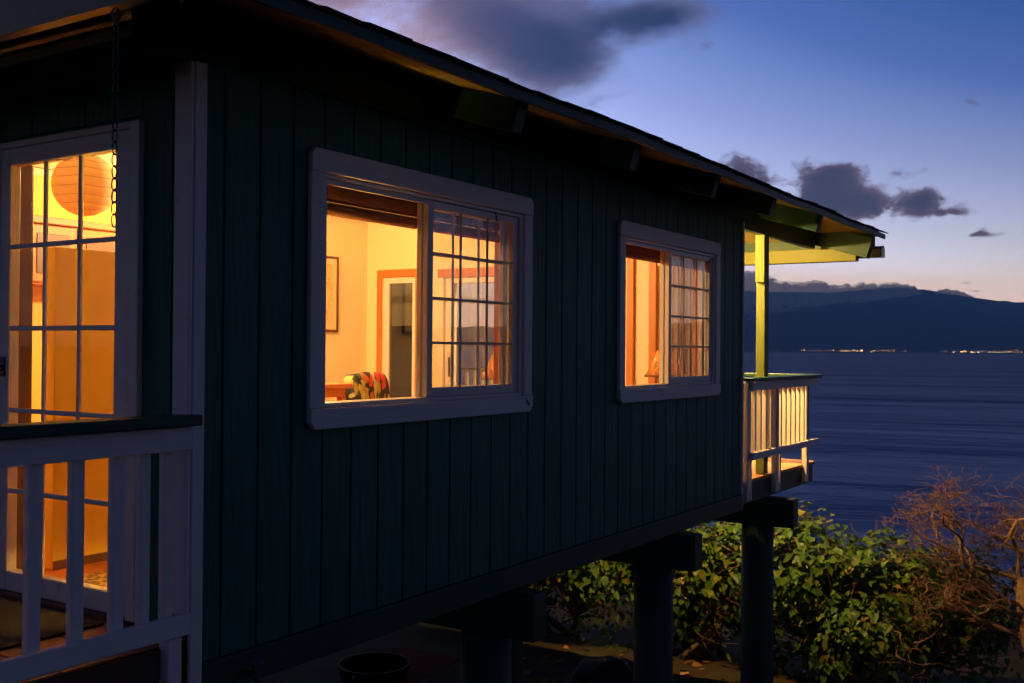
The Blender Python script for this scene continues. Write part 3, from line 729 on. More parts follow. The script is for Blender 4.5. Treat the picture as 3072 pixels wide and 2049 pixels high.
# ------------------------------------------------------------------ interior things
def ceiling_lamp(loc, power, label, color=(1, .56, .19)):
    e_ = empty('ceiling_light', loc); tag(e_, label, 'ceiling light', 'lights hanging inside the rooms')
    g = Geo(); g.add(tube_geo([(0, 0, .10), (0, 0, .45)], .008, 8)); g.build('stem', m_hard, e_)
    cyl('bowl', [(0, -.06), (.08, -.05), (.14, 0), (.15, .05), (.02, .10), (0, .10)], (0, 0, 0), emis('frosted_bowl_'+label[:6], (1, .66, .30), 6), e_, 20)
    lamp_light('light', (0, 0, -.16), power, color, .08, e_)
ceiling_lamp((3.1, 2.6, 1.45), 310, 'lit frosted bowl light hanging in the living room', (1, .66, .27))
ceiling_lamp((3.4, 3.9, 1.25), 120, 'lit frosted bowl light hanging near the kitchen cabinets', (1, .54, .11))
# partition behind the front door, lantern, cabinets, rug
box('kitchen_wall', (.14, 3.3, YB-.014, YB-.002, ZF, 1.45), m_amber, H, .002)
box('partition', (.43, 1.75, 1.72, 1.80, ZF, .555), m_panel, H, .004)
box('partition_base', (.43, 1.75, 1.705, 1.719, ZF, ZF+.05), m_brown, H, .003)
e_ = empty('paper_lantern', (1.50, 3.00, 1.15)); tag(e_, 'round ribbed paper lantern hanging behind the front door glass', 'lantern')
g = Geo(); rl_ = .225; ribs = 11; pr = []
for k in range(ribs*4+1):
    th = math.pi*k/(ribs*4); rr_ = rl_*(1-.018*abs(math.cos(ribs*th))**4)
    pr.append((max(.001, rr_*math.sin(th)), -rr_*math.cos(th)))
g.add(lathe(pr, 28)); 
m, t, b, _ = newmat('rice_paper'); b.inputs['Base Color'].default_value = (.82, .60, .30, 1); b.inputs['Roughness'].default_value = .9; b.inputs['Subsurface Weight'].default_value = .0
v = coords(t, (1, 1, 1)); bump(t, b, tnoise(t, v, 30, 4), .3, .004)
g.build('paper_globe', m, e_)
for k in range(1, ribs):
    th = math.pi*k/ribs; r_ = rl_*math.sin(th)+.001; z_ = -rl_*math.cos(th)
    g = Geo(); g.add(tube_geo([(r_*math.cos(a*math.pi/16), r_*math.sin(a*math.pi/16), z_+.004*math.sin(a)) for a in range(33)], .0016, 4, False)); g.build('rib', m_orange, e_)
g = Geo(); g.add(tube_geo([(0, 0, .22), (0, 0, .75)], .004, 6)); g.build('cord', m_hard, e_)
e_ = empty('kitchen_cabinet', (2.4, 4.4, .5)); tag(e_, 'orange brown wooden wall cabinets behind the paper lantern', 'cabinet')
box('carcass', (-1.0, 1.3, -.10, .2, 0, .50), m_orange, e_, .004); box('crown', (-1.03, 1.33, -.15, .2, .50, .56), m_orange, e_, .006)
for k in range(5): box('cabinet_door', (-.98+k*.455, -.98+k*.455+.44, -.125, -.102, .02, .49), m_orange, e_, .006); 
for k in range(5): box('panel', (-.91+k*.455, -.91+k*.455+.30, -.134, -.127, .09, .42), m_brown, e_, .004)
m, t, b, _ = newmat('woven_rug'); v = coords(t, (1, 1, 1), False); vo = node(t, 'ShaderNodeTexVoronoi'); vo.inputs['Scale'].default_value = 32; t.links.new(v, vo.inputs['Vector'])
t.links.new(mixc(t, smooth(t, vo.outputs['Distance'], .25, .6), (.62, .42, .16), (.20, .10, .03)), b.inputs['Base Color']); b.inputs['Roughness'].default_value = .95
bump(t, b, vo.outputs['Distance'], .8, .01)
tag(box('woven_rug', (.20, .95, .45, 1.42, ZF+.001, ZF+.014), m, None, .003), 'woven straw coloured rug on the floor behind the front door', 'rug')
m, t, b, _ = newmat('ribbed_mat'); v = coords(t, (1, 1, 1), False)
wv = node(t, 'ShaderNodeTexWave', wave_type='BANDS', bands_direction='Y'); wv.inputs['Scale'].default_value = 14; wv.inputs['Distortion'].default_value = 3; wv.inputs['Detail Scale'].default_value = .6; t.links.new(v, wv.inputs['Vector'])
ed = smooth(t, tnoise(t, v, 3.2, 1), .5, .56)
t.links.new(mixc(t, math_(t, 'MULTIPLY', smooth(t, wv.outputs['Fac'], .70, .85), ed), (.012, .011, .010), (.34, .26, .10)), b.inputs['Base Color']); b.inputs['Roughness'].default_value = .9
bump(t, b, wv.outputs['Fac'], .6, .005)
tag(box('door_mat', (-.78, -.10, .52, 1.70, -1.272, -1.260), m, None, .003), 'black ribbed door mat on the porch tiles outside the front door', 'door mat')
# rain chain
e_ = empty('rain_chain', (X0-.05, -.405, 1.205)); tag(e_, 'dark rain chain hanging from the gutter in front of the door', 'rain chain')
g = Geo(); g.add(tube_geo([(0, 0, .01), (.02, 0, -.02), (0, 0, -.05), (-.02, 0, -.02), (0, 0, .01)], .004, 6)); hook = g.build('hook', m_chain, e_)
lk = None
for k in range(17):
    if lk is None:
        g = Geo(); pts = [(.0115*math.cos(a*math.pi/6), 0, .025*math.sin(a*math.pi/6)) for a in range(13)]; g.add(tube_geo(pts, .0026, 6, False))
        lk = g.build('link', m_chain, e_); o = lk
    else: o = lk.copy(); col.objects.link(o); o.parent = e_
    o.location = (0, 0, -.07-k*.043); o.rotation_euler = (.05*math.sin(k), 0, (k % 2)*math.pi/2+.2)

# living room: picture, doors, chair, console, lamps
pc = empty('framed_picture', (5.60, YB-.03, .18)); tag(pc, 'tall framed picture in warm colours on the cream back wall', 'picture')
box('frame', [(-.29, -.265, -.02, .02, 0, .86), (.265, .29, -.02, .02, 0, .86), (-.265, .265, -.02, .02, 0, .025), (-.265, .265, -.02, .02, .835, .86)], m_brown, pc, .003)
box('mat_board', (-.264, .264, -.006, .014, .026, .834), plain('mat_board', (.78, .62, .40), .8), pc, 0)
m, t, b, _ = newmat('picture_print'); v = coords(t, (4, 4, 4), False, 'Generated'); nn_ = tnoise(t, v, 1.0, 3, .5, 1.5)
t.links.new(ramp(t, nn_, [(.3, (.78, .55, .26)), (.45, (.80, .60, .32)), (.53, (.70, .34, .12)), (.58, (.85, .66, .36)), (.75, (.74, .44, .18))]), b.inputs['Base Color']); b.inputs['Roughness'].default_value = .6
box('print', (-.20, .20, -.008, -.006, .09, .77), m, pc, 0)
# sliding door and its casing in the lanai wall
sd = box('sliding_door', [(XW+.02, XW+.09, 3.36, 3.47, ZF, .80), (XW+.02, XW+.09, 1.36, 1.44, ZF, .80), (XW+.02, XW+.09, 1.44, 3.36, .735, .80), (XW+.02, XW+.09, 1.44, 3.36, ZF, ZF+.09), (XW+.03, XW+.08, 2.28, 2.35, ZF+.09, .735)], m_white, H, .004)
pane_x(XW+.05, 1.44, 2.28, ZF+.09, .735, m_glass, sd); pane_x(XW+.045, 2.35, 3.36, ZF+.09, .735, m_glass, sd)
box('casing', [(XW-.02, XW-.001, 1.25, 3.56, .80, .90)], m_orange, sd, .004)
box('casing', [(XW-.02, XW-.001, 3.471, 3.54, ZF, .80)], m_white, sd, .004)
box('pull_handle', (XW+.008, XW+.019, 3.395, 3.42, -.32, -.10), m_hard, sd, .003)
box('door_post', (XW-.05, XW-.001, .82, .90, ZF, 1.3), m_orange, H, .004)
box('door_post', (XW-.05, XW-.001, 1.07, 1.145, ZF, 1.3), m_orange, H, .004)
box('wall_panel', (XW-.012, XW-.001, .905, 1.065, ZF, 1.3), m_ceil, H, .002)
gd = box('glass_door', [(XW+.02, XW+.08, 3.88, 3.95, ZF, .83), (XW+.02, XW+.08, 4.30, 4.38, ZF, .83), (XW+.02, XW+.08, 3.95, 4.30, .76, .83), (XW+.02, XW+.08, 3.95, 4.30, ZF, ZF+.15)], m_white, H, .004)
pane_x(XW+.05, 3.95, 4.30, ZF+.15, .76, m_glass_dark, gd)
box('casing', [(XW-.02, XW-.001, 3.80, 3.879, ZF, .92), (XW-.02, XW-.001, 4.381, 4.455, ZF, .92), (XW-.02, XW-.001, 3.879, 4.381, .831, .92)], m_orange, gd, .004)
# vertical blind stack
e_ = empty('vertical_blind', (XW-.12, .30, ZF+.05)); tag(e_, 'stack of pale vertical blind slats gathered beside the smaller window', 'blind')
box('head_rail', (-.03, .03, -.10, .46, 2.04, 2.08), m_vinyl, e_, .003)
for k in range(11):
    y = -.06+k*.046; bm = mesh_boxes('slat', [(-.044, .044, -.0015, .0015, 0, 2.03)], 0, Matrix.Translation((0, y, 0)) @ Matrix.Rotation(R(18+random.uniform(-6, 6)), 4, 'Z')); link('slat', bm, m_cloth, e_)
# armchair with tropical cushions
m, t, b, _ = newmat('tropical_print')
v = coords(t, (1, 1, 1), False)
vo = node(t, 'ShaderNodeTexVoronoi'); vo.inputs['Scale'].default_value = 9.5; vo.inputs['Randomness'].default_value = 1.0
vd = node(t, 'ShaderNodeMapping'); vd.inputs['Scale'].default_value = (1.5, 1.0, .75); vd.inputs['Rotation'].default_value = (0, .5, 0); t.links.new(v, vd.inputs['Vector'])
dz = node(t, 'ShaderNodeVectorMath', operation='MULTIPLY_ADD'); nzc = node(t, 'ShaderNodeTexNoise'); nzc.inputs['Scale'].default_value = 6; t.links.new(v, nzc.inputs['Vector'])
t.links.new(nzc.outputs['Color'], dz.inputs[0]); dz.inputs[1].default_value = (.25, .25, .25); t.links.new(vd.outputs[0], dz.inputs[2]); t.links.new(dz.outputs[0], vo.inputs['Vector'])
sp = node(t, 'ShaderNodeSeparateColor'); t.links.new(vo.outputs['Color'], sp.inputs[0])
leafc = ramp(t, sp.outputs[0], [(0, (.015, .010, .006)), (.16, (.04, .10, .03)), (.34, (.46, .38, .10)), (.50, (.50, .14, .03)), (.64, (.02, .012, .008)), (.72, (.62, .56, .24)), (.84, (.05, .12, .03)), (.93, (.72, .06, .05))], 'CONSTANT')
vein = node(t, 'ShaderNodeTexWave', wave_type='BANDS', bands_direction='DIAGONAL'); vein.inputs['Scale'].default_value = 22; vein.inputs['Distortion'].default_value = 6; t.links.new(v, vein.inputs['Vector'])
c_ = mixc(t, math_(t, 'MULTIPLY', vein.outputs['Fac'], .4), leafc, (.02, .02, .008), 'MIX')
t.links.new(mixc(t, smooth(t, vo.outputs['Distance'], .50, .62), c_, (.015, .010, .007)), b.inputs['Base Color']); b.inputs['Roughness'].default_value = .85
m_trop = m
def cushion(name, sx, sy, sz, loc, parent, rot=(0, 0, 0), mat=None):
    bm = bmesh.new(); bmesh.ops.create_cube(bm, size=1.0)
    bmesh.ops.subdivide_edges(bm, edges=bm.edges, cuts=7, use_grid_fill=True)
    for v_ in bm.verts:
        p = v_.co*2; q = Vector([math.copysign(abs(c)**.8, c) for c in p])
        k = (abs(p.x)**5+abs(p.y)**5+abs(p.z)**5)**(1/5); p2 = p/max(k, 1e-6)*max(abs(p.x), abs(p.y), abs(p.z))
        v_.co = Vector((p2.x*sx/2, p2.y*sy/2, p2.z*sz/2)) + Vector((0, 0, .006*mnoise.noise((p.x*2, p.y*2, p.z*2))))
    me = bpy.data.meshes.new(name); bm.to_mesh(me); bm.free(); o = link(name, me, mat or m_trop, parent, True); o.location = loc; o.rotation_euler = rot; return o
def armchair(loc, rz, label, cush=True, wood=m_orange, group=None):
    e_ = empty('armchair', loc, rz); tag(e_, label, 'chair', group)
    for sx in (-1, 1):
        box('leg', (sx*.29-.025, sx*.29+.025, -.30, -.25, 0, .62), wood, e_, .004)
        box('leg', (sx*.29-.025, sx*.29+.025, .26, .31, 0, .95), wood, e_, .004)
        box('arm', (sx*.29-.04, sx*.29+.04, -.34, .26, .622, .655), wood, e_, .006)
    box('seat_frame', (-.265, .265, -.30, .28, .30, .38), wood, e_, .004)
    if cush:
        cushion('seat_cushion', .54, .56, .14, (0, -.02, .45), e_); cushion('back_cushion', .60, .16, .52, (0, .20, .77), e_, (R(-8), 0, 0))
    else:
        box('back_rail', (-.264, .264, .265, .295, .84, .93), wood, e_, .004)
        for k in range(5): box('slat', (-.20+k*.1-.015, -.20+k*.1+.015, .272, .288, .38, .84), wood, e_, .003)
    return e_
armchair((4.02, 2.28, ZF), R(12), 'wooden armchair with dark tropical leaf print cushions seen through the open window').scale = (1.13, 1.0, 1.015)
armchair((7.75, 2.75, -1.264), R(120), 'dark wooden slatted chair on the lanai beyond the sliding door', False, m_brown)
# console table
e_ = empty('console_table', (3.12, 2.40, ZF)); tag(e_, 'orange wooden table with slanting legs left of the printed armchair', 'table')
box('table_top', (-.50, .33, -.22, .22, .925, .965), m_orange, e_, .005)
box('apron', (-.46, .29, -.17, .17, .855, .924), m_orange, e_, .003)
for sx, sy in ((-.42, -.16), (-.42, .16), (.26, -.16), (.26, .16)): box('leg', (sx-.025, sx+.025, sy-.025, sy+.025, 0, .854), m_orange, e_, .003)
for s in (-1, 1):
    prism('brace', [(.08-s*.06-.02, .84), (.08-s*.06+.02, .84), (.08+s*.13+.02, .30), (.08+s*.13-.02, .30)], 1, -.015, .015, m_orange, e_)
# table lamps
m, t, b, _ = newmat('woven_shade'); v = coords(t, (1, 1, 1)); ck = node(t, 'ShaderNodeTexVoronoi', feature='DISTANCE_TO_EDGE'); ck.inputs['Scale'].default_value = 45; t.links.new(v, ck.inputs['Vector'])
wvf = smooth(t, ck.outputs['Distance'], .02, .14)
t.links.new(mixc(t, wvf, (.10, .035, .01), (.55, .22, .06)), b.inputs['Base Color']); b.inputs['Roughness'].default_value = .7
tl = node(t, 'ShaderNodeBsdfTranslucent'); t.links.new(mixc(t, wvf, (.06, .02, .005), (.80, .36, .10)), tl.inputs[0])
ms = node(t, 'ShaderNodeMixShader'); ms.inputs[0].default_value = .6; t.links.new(b.outputs[0], ms.inputs[1]); t.links.new(tl.outputs[0], ms.inputs[2]); t.links.new(ms.outputs[0], _.inputs[0])
m_shade = m
m_bulb = emis('warm_bulb', (1, .66, .28), 25)
def table_lamp(loc, label, power=45, color=(1, .52, .16)):
    e_ = empty('table_lamp', loc); tag(e_, label, 'lamp', 'table lamps with woven bell shades')
    cyl('base', [(0, 0), (.085, 0), (.085, .02), (.05, .05), (.06, .12), (.075, .19), (.05, .27), (.018, .31), (.014, .36), (0, .36)], (0, 0, 0), m_brass, e_, 20)
    cyl('lamp_shade', [(.20, .335), (.205, .345), (.17, .40), (.135, .46), (.108, .53), (.095, .58), (.092, .585)], (0, 0, 0), m_shade, e_, 28)
    cyl('rim', [(.207, .333), (.211, .343), (.204, .353), (.199, .343), (.207, .333)], (0, 0, 0), m_brown, e_, 28)
    cyl('bulb', [(0, .40), (.02, .41), (.03, .44), (.022, .47), (0, .48)], (0, 0, 0), m_bulb, e_, 12)
    lamp_light('light', (0, 0, .445), power, color, .03, e_)
    return e_
def side_table(loc, label, h):
    e_ = empty('side_table', loc); tag(e_, label, 'table')
    box('table_top', (-.26, .26, -.24, .24, h-.03, h), m_orange, e_, .005)
    for sx in (-.22, .22):
        for sy in (-.2, .2): box('leg', (sx-.02, sx+.02, sy-.02, sy+.02, 0, h-.031), m_orange, e_, .003)
    box('shelf', (-.22, .22, -.2, .2, .15, .17), m_orange, e_, .003)
ZL = -.245-.34
side_table((5.95, .50, ZF), 'wooden side table under the lamp behind the smaller window', ZL-ZF)
table_lamp((5.95, .50, ZL), 'lit table lamp with woven bell shade behind the smaller window')
side_table((5.80, 2.28, ZF), 'wooden side table under the lamp in front of the sliding door', ZL-.06-ZF)
table_lamp((5.80, 2.28, ZL-.06), 'lit table lamp with woven bell shade in front of the sliding door')
side_table((1.78, .52, ZF), 'added low side table holding the unseen lamp under the larger window', .30)
table_lamp((1.78, .52, ZF+.30), 'added unseen table lamp with woven bell shade low under the larger window', 230)  # added below the sill, out of view, to throw warm light on the soffit
side_table((.62, .45, ZF), 'added low side table holding the unseen lamp inside the front door', .42)
table_lamp((.62, .45, ZF+.42), 'added unseen table lamp with woven bell shade just inside the front door', 950, (1, .56, .08))  # added out of view to warm the entry and the gutter fascia
# bamboo blinds rolled part way up
def bamboo_blind(x0, x1, z0, z1, label, gap):
    e_ = empty('bamboo_blind', (x0, .17, z0)); tag(e_, label, 'blind', 'bamboo blinds')
    g = Geo(); z = z1-z0; w = x1-x0; rngl = random.Random(int(x0*100))
    bs = []
    while z > .06:
        h = .0165; tl2 = rngl.uniform(-.004, .004); bs.append((0, w, -.002+tl2, .002+tl2, z-h+.0018+gap, z)); z -= h
    o = box('slat_panel', bs, m_bamboo, e_, 0); o['kind'] = 'stuff'
    g = Geo(); g.add(tube_geo([(0, -.012, .03), (w, -.012, .03)], .028, 10)); g.build('roll', m_bamboo, e_)
    for u in (.12, .5, .88):
        g = Geo(); g.add(tube_geo([(w*u, -.006, z1-z0), (w*u, -.008, .05), (w*u, -.045, .03), (w*u, -.012, -.002)], .002, 5)); g.build('cord', m_hard, e_)
    box('valance', (0, w, -.03, -.012, z1-z0-.09, z1-z0+.01), m_bamboo, e_, .002)
bamboo_blind(.77, 2.57, .690, .862, 'dark bamboo blind rolled up in the larger window', .0)
bamboo_blind(4.07, 5.83, .735, .862, 'bamboo blind with light slipping between its slats in the smaller window', .0016)
m_gecko = plain('gecko_skin', (.10, .06, .035), .6, 60, .4, .4)
def gecko(loc, rot, label, curl):
    me = bpy.data.meshes.new('gecko'); P = []; E_ = []; Rd = []
    def chain(pts, rad, start=None):
        prev = start
        for p, q in zip(pts, rad):
            P.append(p); Rd.append(q); i_ = len(P)-1
            if prev is not None: E_.append((prev, i_))
            prev = i_
        return prev
    c = curl
    chain([(0, 0, 0), (.012, 0, .0), (.022, 0, .0), (.030, 0, 0)], [.0042, .0036, .0046, .0022])
    chain([(-.012, .001*c, 0), (-.024, .004*c, 0), (-.038, .010*c, 0), (-.050, .012*c, 0)], [.0040, .0028, .0018, .0009], 0)
    for bx, sx in ((1, .006), (0, -.004)):
        for sy in (-1, 1): chain([(sx+.008*(1 if bx else -.5), sy*.010, .0), (sx+.016*(1 if bx else -.2), sy*.014, 0)], [.0013, .0016], 1 if bx else 0)
    me.from_pydata(P, E_, []); o = link('gecko', me, m_gecko)
    md = o.modifiers.new('skin', 'SKIN'); sv_ = me.skin_vertices[0].data
    for k_, q in enumerate(Rd): sv_[k_].radius = (q, q)
    sv_[0].use_root = True; o.modifiers.new('sub', 'SUBSURF').render_levels = 1
    o.location = loc; o.rotation_euler = rot; tag(o, label, 'gecko'); return o
gecko((2.62, -.047, -.345), (R(90), R(35), 0), 'small brown gecko on the lower right corner of the larger window frame', 1)
gecko((2.28, -.018, .815), (R(90), R(75), 0), 'small dark gecko on the top rail of the larger window', -1)
gecko((5.72, -.018, .80), (R(90), R(-40), 0), 'small dark gecko at the top right of the smaller window', 1)
# outdoor tap
e_ = empty('garden_tap', (.24, -.03, -1.48)); tag(e_, 'metal garden tap on the skirt board near the porch corner', 'tap')
g = Geo(); g.add(tube_geo([(0, .01, 0), (0, -.06, 0), (0, -.09, -.02), (0, -.10, -.07)], [.016, .018, .018, .016], 10)); g.build('spout', m_chain, e_)
cyl('hand_wheel', [(0, .0), (.012, .0), (.014, .012), (.036, .010), (.042, .018), (.036, .026), (.012, .024), (0, .026)], (0, -.06, .045), m_gut, e_, 14, (R(12), 0, 0))
g = Geo(); g.add(tube_geo([(0, -.06, 0), (0, -.06, .05)], .008, 8)); g.build('stem', m_chain, e_)

# ------------------------------------------------------------------ things under the house
def rock(loc, s, label, seed):
    bm = bmesh.new(); bmesh.ops.create_icosphere(bm, subdivisions=4, radius=1)
    for v_ in bm.verts:
        p = v_.co.copy(); n_ = mnoise.fractal(p*1.1+Vector((seed, 0, 0)), 1, 2, 5)
        v_.co = p*(1+.28*n_); v_.co.z = max(v_.co.z, -.4)
        v_.co = Vector((v_.co.x*s[0], v_.co.y*s[1], v_.co.z*s[2]))
    me = bpy.data.meshes.new('rock'); bm.to_mesh(me); bm.free(); o = link('rock', me, m_rock, None, True); o.location = loc
    o.rotation_euler = (0, 0, seed)
    return tag(o, label, 'rock', 'lava rocks under the house')
m_rock = plain('lava_rock', (.055, .050, .048), .9, 9, .4, .8, .02)
rock((6.55, 1.32, zg(6.55, 1.32)+.10), (.42, .38, .34), 'dark rounded lava rock on the soil beside the middle pile', 1.3)
rock((5.2, 1.45, zg(5.2, 1.45)+.02), (.40, .36, .16), 'low flat grey stone at the foot of the inner pile', 4.1)
rock((7.6, 3.6, zg(7.6, 3.6)+.08), (.32, .30, .25), 'rough lava rock in the dark far under the house', 7.7)
e_ = empty('tub', (3.95, 2.35, zg(3.95, 2.35))); tag(e_, 'black plastic tub with a wire handle standing under the house', 'tub')
cyl('body', [(0, 0), (.25, 0), (.30, .42), (.325, .44), (.325, .46), (.295, .46), (.245, .02), (0, .02)], (0, 0, 0), m_tub, e_, 28)
g = Geo(); g.add(tube_geo([(.31*math.cos(a), .12*math.sin(a)-.05, .45-.16*math.sin(a)) for a in np.linspace(0, math.pi, 14)], .006, 6)); g.build('handle', m_vinyl, e_)
o = box('plywood_sheet', (-.46, .46, -.36, .36, -.009, .009), m_ply, None, .002); o.location = (4.40, 2.40, -2.905); o.rotation_euler = (R(1), R(-1), R(4)); tag(o, 'pinkish plywood sheet lying on blocks beside the black tub', 'board')
zt = -2.925
for k, lab in enumerate(('grey concrete block directly under the plywood sheet', 'lower grey concrete block resting on the soil below the plywood sheet')):
    o = box('concrete_block', [(-.20, .20, -.10, .10, -.19, 0)], m_conc, None, .01); o.location = (4.40, 2.40, zt-.192*k); tag(o, lab, 'block', 'concrete blocks holding the plywood')
# ------------------------------------------------------------------ vegetation
def leaf_shape():
    """heart-shaped blade folded along its midrib, tip along -z, 1 long"""
    half = [(0.0, .10), (.17, .20), (.36, .17), (.47, .0), (.44, -.20), (.30, -.45), (.13, -.68), (0.0, -.88)]
    V = [(x, .10*abs(x)**1.3, z) for x, z in half] + [(-x, .10*abs(x)**1.3, z) for x, z in half[1:-1]]
    mid = [(0, -.02, -.12), (0, -.03, -.42)]
    n = len(half); L_ = list(range(n, n+n-2))
    V += mid; a, b_ = len(V)-2, len(V)-1
    Fc = [(0, a, 2, 1), (a, 4, 3, 2), (a, b_, 5, 4), (b_, 7, 6, 5)]
    l = lambda i: n+i-1
    Fc += [(0, l(1), l(2), a), (a, l(2), l(3), l(4)), (a, l(4), l(5), b_), (b_, l(5), l(6), 7)]
    return np.array(V), Fc
LV, LF = leaf_shape()
def leaf_matrix(p, out, size, r):
    """hang tip-down, face outwards and up, with scatter"""
    n_ = (Vector(out) + Vector((r.uniform(-.8, .8), r.uniform(-.8, .8), r.uniform(-.2, .9)))).normalized()
    down = Vector((r.uniform(-.5, .5), r.uniform(-.5, .5), -1)).normalized()
    x_ = n_.cross(-down)
    if x_.length < 1e-3: x_ = Vector((1, 0, 0))
    x_.normalize(); zax = x_.cross(n_*-1).normalized()
    if zax.z < 0: zax = -zax
    yax = zax.cross(x_)
    Mx = Matrix((x_*size, yax*size, zax*size)).transposed().to_4x4(); Mx.translation = p; return Mx
def leaf_cloud(name, mats, mat, parent, shape=None, tones=None):
    SV, SF = shape if shape else (LV, LF)
    n = len(mats); k = len(SV)
    A = np.array([np.array(m_) for m_ in mats])
    P = np.einsum('nij,kj->nki', A[:, :3, :3], SV) + A[:, None, :3, 3]
    V = P.reshape(-1, 3); Fc = [tuple(i+j*k for i in f) for j in range(n) for f in SF]
    me = bpy.data.meshes.new(name); me.from_pydata(V.tolist(), [], Fc); me.update()
    o = link(name, me, mat, parent)
    at_ = me.attributes.new('tone', 'FLOAT', 'POINT')
    tn = np.repeat(rng.random(n)*.999 if tones is None else tones, k); at_.data.foreach_set('value', tn)
    return o
leaf_me = bpy.data.meshes.new('leaf'); leaf_me.from_pydata(LV.tolist(), [], LF); leaf_me.update(); leaf_me.materials.append(m_leaf)
leaf_me.attributes.new('tone', 'FLOAT', 'POINT')
CAMV = Vector((-3.1, -3.62, 0))
def bush(base, lobes, nclump, per, label, seed, leafsize=.088, spikes=0, nobj=110, trunks=6):
    r = random.Random(seed); e_ = empty('sea_hibiscus_bush', base); tag(e_, label, 'bush', 'leafy bushes along the shore')
    B = Vector(base); mats = []; g = Geo()
    for k in range(nclump):
        cx_, cy_, cz_, rx, ry, rz_ = r.choices(lobes, [l_[3]*l_[4] for l_ in lobes])[0]
        d = Vector((r.gauss(0, 1), r.gauss(0, 1), r.gauss(0, 1))).normalized(); d.z = abs(d.z)*1.0 if r.random() < .72 else d.z
        rad_ = r.uniform(.72, 1.03) if r.random() < .8 else r.uniform(.35, .75)
        lump = 1 + .16*mnoise.noise((d.x*2.2+seed, d.y*2.2, d.z*2.2))
        c_ = Vector((cx_+d.x*rx*rad_*lump, cy_+d.y*ry*rad_*lump, cz_+d.z*rz_*rad_*lump))
        if c_.z < .05: c_.z = r.uniform(.05, .35)
        # twig to the clump
        st = Vector((cx_*.7, cy_*.7, cz_*.35)); md = st.lerp(c_, .55)+Vector((r.uniform(-.2, .2), r.uniform(-.2, .2), r.uniform(-.05, .2)))
        if k % 2 == 0: g.add(tube_geo([st, md, c_], [.012, .008, .003], 4, False))
        sz = r.choice((.65, .85, 1.0, 1.15, 1.35))
        for q in range(r.randint(per-4, per+4)):
            p = c_+Vector((r.gauss(0, .11), r.gauss(0, .11), r.gauss(0, .10)))
            mats.append((leaf_matrix(p, d, leafsize*sz*r.uniform(.5, 1.3), r), (p+B-CAMV).length))
    mats.sort(key=lambda m_: m_[1])
    near = [m_[0] for m_ in mats[:2600]]; r.shuffle(near); single = near[:nobj]; rest = near[nobj:]+[m_[0] for m_ in mats[2600:]]
    o = leaf_cloud('crown', rest, m_leaf, e_); o['kind'] = 'stuff'
    for m_ in single:
        o = bpy.data.objects.new('leaf', leaf_me); col.objects.link(o); o.parent = e_; o.matrix_local = m_
    for k in range(trunks):   # gnarled stems sprawling from the base
        a = r.uniform(0, 2*math.pi); lb_ = r.choice(lobes); tgt = Vector((lb_[0]+r.uniform(-.5, .5)*lb_[3], lb_[1]+r.uniform(-.5, .5)*lb_[4], lb_[2]+.3*lb_[5]))
        p = Vector((r.uniform(-.5, .5), r.uniform(-.5, .5), -.1)); pts = [p.copy()]
        for s in range(7):
            p = p.lerp(tgt, .25)+Vector((r.uniform(-.14, .14), r.uniform(-.14, .14), r.uniform(-.03, .08))); pts.append(p.copy())
        g2 = Geo(); g2.add(tube_geo(pts, [.055-.005*s for s in range(8)], 7)); g2.build('stem', m_bark, e_)
    for k in range(150):
        lb_ = r.choice(lobes); a = Vector((lb_[0]+r.uniform(-.9, .9)*lb_[3], lb_[1]+r.uniform(-.9, .9)*lb_[4], r.uniform(.1, .9)*(lb_[2]+lb_[5]*.9)))
        pts = [a]; d = Vector((r.uniform(-1, 1), r.uniform(-1, 1), r.uniform(-.2, .7))).normalized()
        for s in range(5): d = (d+Vector((r.uniform(-.5, .5), r.uniform(-.5, .5), r.uniform(-.4, .4)))).normalized(); pts.append(pts[-1]+d*.12)
        g.add(tube_geo(pts, [.006, .005, .005, .004, .003, .002], 4, False))
    for k in range(spikes):   # bare flower stalks above the crown
        lb_ = r.choice(lobes); th = r.uniform(0, 6.28); rr_ = r.uniform(0, .7)
        p = Vector((lb_[0]+lb_[3]*rr_*math.cos(th), lb_[1]+lb_[4]*rr_*math.sin(th), lb_[2]+lb_[5]*math.sqrt(1-rr_*rr_)*.9)); h = r.uniform(.18, .42)
        g.add(tube_geo([p, p+Vector((r.uniform(-.03, .03), r.uniform(-.03, .03), h*.5)), p+Vector((r.uniform(-.05, .05), r.uniform(-.05, .05), h))], [.005, .004, .002], 4, False))
        for q in range(5): g.add(tube_geo([p+Vector((0, 0, h*(.4+.12*q))), p+Vector((r.uniform(-.03, .03), r.uniform(-.03, .03), h*(.42+.12*q)))], [.004, .010], 4))
    o = g.build('twigs', m_twig, e_); o['kind'] = 'stuff'
    return e_
def zb(x, y): return zg(x, y)
bush((10.7, .0, zb(10.7, 0)), [(-.1, .6, .95, 1.0, .9, 1.10), (.2, -.35, .85, .95, .9, 1.0), (.75, -1.05, .7, .8, .75, .95), (-.5, -.2, .55, .7, .7, .8)], 1050, 11,
     'large green heart leaved bush right of the last pile at the water', 3, spikes=26, nobj=150)
bush((10.5, 2.3, zb(10.5, 2.3)), [(.3, .2, .95, 1.0, .9, .95), (.6, -.7, 1.0, .8, .7, 1.0)], 620, 10, 'sparse leafy bush with bare twisted stems between the two far piles', 5, nobj=80, trunks=16)
bush((10.2, 4.2, zb(10.2, 4.2)), [(0, -.5, .85, .9, .9, .95), (.1, .6, .95, 1.0, 1.0, 1.0), (0, 1.6, .8, .9, .9, 1.0)], 640, 11, 'dark leafy bush left of the middle pile under the floor beam', 8, nobj=110)

